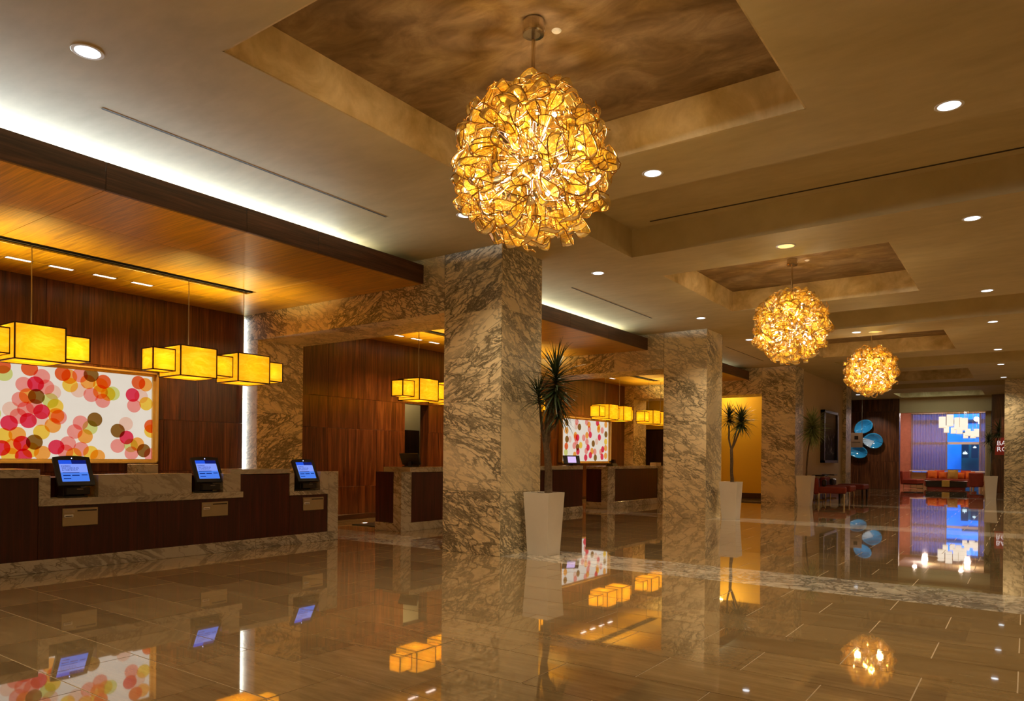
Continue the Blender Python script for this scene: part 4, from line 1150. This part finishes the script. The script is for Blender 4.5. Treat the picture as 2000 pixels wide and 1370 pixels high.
def chandelier(loc, ztop, label, detail):
    t = thing('globe_chandelier', label, 'chandelier', loc, 0, 'leaf glass globe chandeliers')
    dz = ztop - loc[2]
    obj('canopy', G().lathe([(.070, dz), (.074, dz - .01), (.074, dz - .085), (.070, dz - .095), (.045, dz - .096)], 28), M['chrome'], t, smooth=False)
    obj('stem', G().tube([(0, 0, dz - .09), (0, 0, .05)], .013, 10), M['chrome'], t)
    obj('core', G().lathe([(.01, -.10), (.07, -.07), (.10, 0), (.07, .07), (.01, .10)], 16), M['chrome'], t, smooth=True)
    rd = random.Random(21)
    g = G()
    for i in range(150):
        z = 1 - 2 * (i + .5) / 150; ph = i * 2.399963; s = math.sqrt(1 - z * z)
        d = Vector((s * math.cos(ph), s * math.sin(ph), z))
        j = Vector((rd.uniform(-.1, .1), rd.uniform(-.1, .1), rd.uniform(-.1, .1)))
        g.tube([d * .09, d * .28 + j * .3, (d + j).normalized() * .44], .0024, 4, False)
    stuff(obj('stem_wire', g, M['wire'], t))
    for i in range(12):
        z = 1 - 2 * (i + .5) / 12; ph = i * 2.399963 + .6; s = math.sqrt(1 - z * z)
        obj('bulb', G().lathe([(.004, -.016), (.013, -.008), (.015, 0), (.011, .011), (.004, .017)], 10), M['bulb'], t, (s * math.cos(ph) * .36, s * math.sin(ph) * .36, z * .36), smooth=True)
    ms = leaf_matrices(420, .40, .51, random.Random(31))
    if detail:
        random.Random(7).shuffle(ms)
        rest = ms[300:]
        for i, mm in enumerate(ms[:300]):
            o = put('glass_leaf', LEAF_ME[i % 7], t)
            o.matrix_local = mm
    else:
        rest = ms
    g = G(); fl = []
    for i, mm in enumerate(rest):
        l = LEAVES[i % 7]
        g.add([mm @ Vector(v) for v in l.v], l.f); fl += [q < l.nb for q in range(len(l.f))]
    lc_ = obj('leaf_cluster', g, M['amber'], t, smooth=True)
    rimmed(lc_.data, fl); stuff(lc_)
    for k in range(4):
        a = k * PI / 2 + .4
        lamp('POINT', (loc[0] + .22 * math.cos(a), loc[1] + .22 * math.sin(a), loc[2] + (.12 if k % 2 else -.12)), POWER['chandelier'] / 4, WARM, radius=.06, name='chandelier_lamp')
    return t
chandelier((-2.686, 3.94, 3.146), TZ, 'largest amber leaf glass globe chandelier, hanging in the nearest coffer', True)
chandelier((-2.78, 10.77, 3.13), TZ, 'second amber leaf glass globe chandelier, between the other two', True)
chandelier((-2.74, 17.05, 3.13), TZ, 'smallest and farthest amber leaf glass globe chandelier', False)

# ------------------------------------------------------------------ ceiling fixtures
def downlight(x, y, label, z=ZC, r=.085, on=True):
    t = thing('ceiling_downlight', label, 'lamp', (x, y, z), 0, 'round recessed ceiling downlights')
    obj('trim_ring', G().lathe([(r * .86, -.0008), (r * .9, -.0016), (r * 1.10, -.0014), (r * 1.12, 0)], 28, cap=False), M['trim_white'], t)
    obj('lens', G().lathe([(r * .87, -.001), (r * .87, -.0005)], 28), M['downlight'], t)
    lamp('SPOT', (x, y, z - .03), POWER['downlight'] * (0.7 if y > 25 else 1.8 if y > 18 else 1), (1.0, .76, .46), (0, 0, 0), spot=R(125), blend=1.0, radius=.07, name='downlight_lamp')
spots = [(-4.90, 2.13, 'nearest white downlight, above the long soffit'), (-4.87, 5.89, 'white downlight just left of the largest chandelier'), (-4.86, 8.78, 'white downlight above the nearest column beyond the chandelier'),
         (-4.855, 12.63, 'white downlight in front of the second column'), (-4.86, 15.46, 'white downlight between second and third columns'),
         (-2.757, 5.97, 'white downlight just right of the largest chandelier'), (-2.80, 15.7, 'white downlight above the third chandelier'),
         (-.477, 6.03, 'white downlight nearest the frame edge, level with the big chandelier'), (-.491, 8.97, 'white downlight beyond the first ceiling recess, by the frame edge'), (-.508, 12.89, 'third white downlight along the open side of the hall'),
         (-.533, 15.82, 'fourth white downlight along the open side of the hall'), (-.564, 19.79, 'fifth white downlight along the open side of the hall'), (-.582, 22.85, 'sixth white downlight along the open side, near the marble column'), (-.60, 26.4, 'small white downlight right before the far marble column'),
         (-5.4, 30.7, 'small white downlight above the far wood wall')]
for x, y, lb in spots: downlight(x, y, lb)
for x, y, lb in ((-4.9, -1.2, 'added unseen ceiling light behind the viewpoint, over the long counter'), (-.5, -1.0, 'added unseen ceiling light directly behind the viewpoint'), (-2.8, -1.0, 'added unseen ceiling light behind the viewpoint, in mid hall'),
                 (2.4, 6.0, 'added unseen ceiling light outside the frame, nearest of the open aisle'), (2.4, 12.9, 'added unseen ceiling light outside the frame, second of the open aisle'), (2.4, 19.8, 'added unseen ceiling light outside the frame, farthest of the open aisle')):
    downlight(x, y, lb)  # unseen fixtures added to raise the general light in the hall
def ring_fixture(x, y, z, label, r=.11):
    t = thing('ceiling_speaker', label, 'speaker', (x, y, z))
    obj('grille', G().lathe([(r * .85, -.004), (r * .85, 0)], 24), M['satin'], t)
    obj('rim', G().lathe([(r * .85, -.004), (r * .9, -.009), (r, -.006), (r * 1.03, 0)], 24, cap=False), M['trim_white'], t)
ring_fixture(-2.373, 8.90, ZC, 'round ceiling speaker with white rim before the second chandelier')
ring_fixture(-2.47, 15.80, ZC, 'ceiling speaker ring above the third chandelier', .13)
for x, y, z, lb in ((-2.62, 4.12, TZ, 'small white smoke detector beside the largest chandelier canopy'), (-2.62, 10.95, TZ, 'small white smoke detector beside the second chandelier canopy')):
    t = thing('smoke_detector', lb, 'detector', (x, y, z))
    obj('base', G().lathe([(.030, -.006), (.034, 0)], 20), M['trim_white'], t)
    obj('cap', G().lathe([(.004, -.014), (.020, -.012), (.026, -.006)], 20), M['trim_white'], t)
def diffuser(x0, x1, y0, y1, z, label):
    t = thing('air_diffuser', label, 'air vent', ((x0+x1)/2, (y0+y1)/2, z))
    w, d = (x1-x0)/2, (y1-y0)/2
    obj('slot', G().box(-w, w, -d, d, -.0008, .0), M['dark_slot'], t)
    e = .003
    obj('rim', G().box(-w - e, -w, -d - e, d + e, -.001, 0).box(w, w + e, -d - e, d + e, -.001, 0).box(-w, w, -d - e, -d, -.001, 0).box(-w, w, d, d + e, -.001, 0), M['plaster'], t)
diffuser(-5.622, -5.596, 2.54, 5.46, ZC, 'long dark slot vent in the ceiling along the nearest white cove')
diffuser(-5.615, -5.590, 9.30, 12.16, ZC, 'dark slot vent in the ceiling along the second cove')
diffuser(-5.615, -5.590, 16.1, 19.0, ZC, 'dark slot vent in the ceiling between the second and third columns')
diffuser(-3.80, .9, 8.14, 8.18, RZ, 'long dark slot vent inside the nearest ceiling recess')

# floor uplight by the wood wall and dark floor mat
t = thing('floor_uplight', 'small bright uplight set in the floor near the wood wall', 'lamp', (-9.55, 8.85, 0))
obj('rim', G().lathe([(.05, 0), (.06, .003), (.075, .002), (.08, 0)], 20, cap=False), M['satin'], t)
obj('lens', G().lathe([(.05, .001), (.05, .0015)], 20), M['soffit_glow'], t)
o = obj('floor_mat', G().bbox(-.45, .45, -.30, .30, 0, .012, .003), M['black'], None, (-9.0, 8.75, .001))
tag(o, 'thin black mat on the floor behind the second counter end', 'mat')

# ------------------------------------------------------------------ potted dracaenas in tall white planters
def blade(ln, wd, droop):
    g = G(); n = 5; vs = []; fs = []
    for i in range(n + 1):
        t = i / n
        w = wd * (1 - t ** 1.6) * .5 + .0006
        x = ln * t * math.cos(droop * t * .5); z = -ln * droop * t * t * .45
        vs += [(x, w, z + w * .35), (x, 0, z), (x, -w, z + w * .35)]
    for i in range(n):
        for j in range(2):
            a = i * 3 + j
            fs.append((a, a + 1, a + 4, a + 3))
    return g.add(vs, fs)
BL = [blade(.36, .024, .15), blade(.40, .025, .45), blade(.32, .022, .05), blade(.38, .024, .8)]
def crown(n, rd, size, up=0.15, low=-.75):
    out = []
    for i in range(n):
        t = (i + .5) / n
        el = math.asin(max(-1, min(1, low + (1 - low) * t)))
        az = i * 2.399963 + rd.uniform(-.2, .2)
        Mx = Matrix.Translation((0, 0, up * (t - .5))) @ Matrix.Rotation(az, 4, 'Z') @ Matrix.Rotation(-el, 4, 'Y') @ Matrix.Rotation(rd.uniform(-.5, .5), 4, 'X') @ Matrix.Scale(size * rd.uniform(.82, 1.1), 4)
        out.append(Mx)
    return out
def planter(loc, label, top, bot, h, trunks, crowns, seed, detail=False, mat='leaf', rot=0.0, lim=None):
    t = thing('potted_dracaena', label, 'plant', loc, rot)
    g = G().frustum(bot, bot, top, top, 0, h)
    del g.f[1]                                                     # open top
    g.frustum(bot - .05, bot - .05, top - .05, top - .05, .04, h)
    del g.f[-5]
    n = 16
    g.add([(sx * top/2, sy * top/2, h) for sx, sy in ((-1, -1), (1, -1), (1, 1), (-1, 1))] + [(sx * (top/2 - .025), sy * (top/2 - .025), h) for sx, sy in ((-1, -1), (1, -1), (1, 1), (-1, 1))],
          [(k, (k + 1) % 4, 4 + (k + 1) % 4, 4 + k) for k in range(4)])
    obj('planter', g, M['white'], t)
    rd = random.Random(seed)
    k = (top - .05) * .5 * .985
    sg = G(); m = 10; vs = []; fs = []
    for i in range(m + 1):
        for j in range(m + 1): vs.append((-k + 2*k*i/m, -k + 2*k*j/m, h - .03 + rd.uniform(-.008, .022)))
    for i in range(m):
        for j in range(m): a = i*(m+1) + j; fs.append((a, a+1, a+m+2, a+m+1))
    obj('soil', sg.add(vs, fs), M['soil'], t)
    for pts, r0, r1 in trunks:
        P = []
        for a, b in zip(pts, pts[1:]):
            for q in range(3): P.append(Vector(a).lerp(Vector(b), q/3) + Vector((rd.uniform(-.006, .006), rd.uniform(-.006, .006), 0)))
        P.append(Vector(pts[-1]))
        obj('trunk', G().tube(P, [r0 + (r1 - r0) * i/(len(P)-1) + rd.uniform(-.002, .002) for i in range(len(P))], 8), M['bark'], t, smooth=True)
    for c, size, n, up, low in crowns:
        ms = crown(n, rd, size, up, low)
        if lim:
            for i, mm in enumerate(ms):
                tip = loc[0] + c[0] + (mm @ Vector((.43, 0, 0))).x; base = loc[0] + c[0] + mm.translation.x
                f = 1.0
                if tip < lim[0]: f = (base - lim[0]) / (base - tip)
                if tip > lim[1]: f = (lim[1] - base) / (tip - base)
                if f < 1: ms[i] = mm @ Matrix.Scale(max(.25, f * .95), 4)
        if detail:
            for i, mm in enumerate(ms):
                o = put('leaf', BLM[i % 4], t); o.matrix_local = Matrix.Translation(c) @ mm
        else:
            g = G()
            for i, mm in enumerate(ms):
                q = Matrix.Translation(c) @ mm
                g.add([q @ Vector(v) for v in BL[i % 4].v], BL[i % 4].f)
            stuff(obj('leaf_crown', g, M[mat], t, smooth=True))
    return t
BLM = [b.mesh('leaf', M['leaf'], True) for b in BL]
PX, PY = -4.86, 7.46
planter((PX, PY, 0), 'dark spiky dracaena in a tall white planter, leaning on the nearest marble column', .37, .29, .765,
        [([(.06, 0, .72), (.05, 0, 1.15), (.03, 0, 1.35), (.06, 0, 1.55), (.16, -.02, 2.02)], .05, .026), ([(.05, 0, 1.12), (-.03, .02, 1.42), (-.07, .03, 1.62), (-.10, .02, 1.92)], .022, .015),
         ([(.04, 0, 1.30), (.0, .0, 1.5), (.02, .05, 1.72), (.08, .10, 1.95)], .024, .02), ([(.05, 0, 1.5), (.16, .02, 1.62), (.18, .02, 1.70)], .02, .02)],
        [((.17, -.02, 2.10), 1.15, 150, .34, -.80), ((-.11, .02, 1.95), .95, 90, .14, -.35), ((.19, .02, 1.76), .80, 68, .12, -.8)], 5, True, lim=(-5.125, 9))
planter((-4.82, 14.25, 0), 'dark twin headed dracaena in a white planter before the mustard wall', .36, .28, .745,
        [([(.02, 0, .70), (.015, 0, 1.0), (.0, 0, 1.40)], .036, .030), ([(.0, 0, 1.38), (-.05, 0, 1.62), (-.05, 0, 1.90)], .02, .016), ([(.0, 0, 1.38), (.09, .02, 1.6), (.17, .02, 1.82)], .02, .018), ([(.0, 0, 1.38), (.04, .06, 1.62), (.10, .08, 1.86)], .016, .014)],
        [((-.05, 0, 2.02), .85, 130, .14, -.5), ((.19, .02, 1.95), .95, 160, .16, -.75)], 6, lim=(-5.125, 9))
planter((-4.74, 19.85, 0), 'bushy pale green dracaena in a white planter beside the third column', .40, .29, .785,
        [([(.02, 0, .74), (.04, 0, 1.1), (.08, 0, 1.55), (.14, 0, 1.95)], .022, .018)],
        [((.16, 0, 2.02), 1.30, 300, .30, -.98)], 7, mat='leaf_pale', lim=(-5.125, 9))
planter((-.93, 27.5, 0), 'dark dracaena in a white planter in front of the far marble column', .36, .27, .74,
        [([(.0, 0, .70), (.02, 0, 1.1), (.05, 0, 1.5)], .03, .026), ([(.05, 0, 1.5), (.0, 0, 1.7), (-.06, 0, 1.85)], .018, .014), ([(.05, 0, 1.5), (.12, 0, 1.8), (.22, 0, 2.1)], .018, .014)],
        [((.20, 0, 2.15), 1.15, 130, .2, -.6), ((-.08, 0, 1.9), .85, 90, .12, -.6), ((.0, 0, 1.62), .6, 60, .1, -.9)], 8, lim=(-9, -.64))

# ------------------------------------------------------------------ small trims of light
lamp('AREA', (-2.8, 31.6, 4.05), POWER['tray'], (0.9, 1.0, 0.75), (0, 0, 0), 2.0, 1.6, name='tray_lamp')
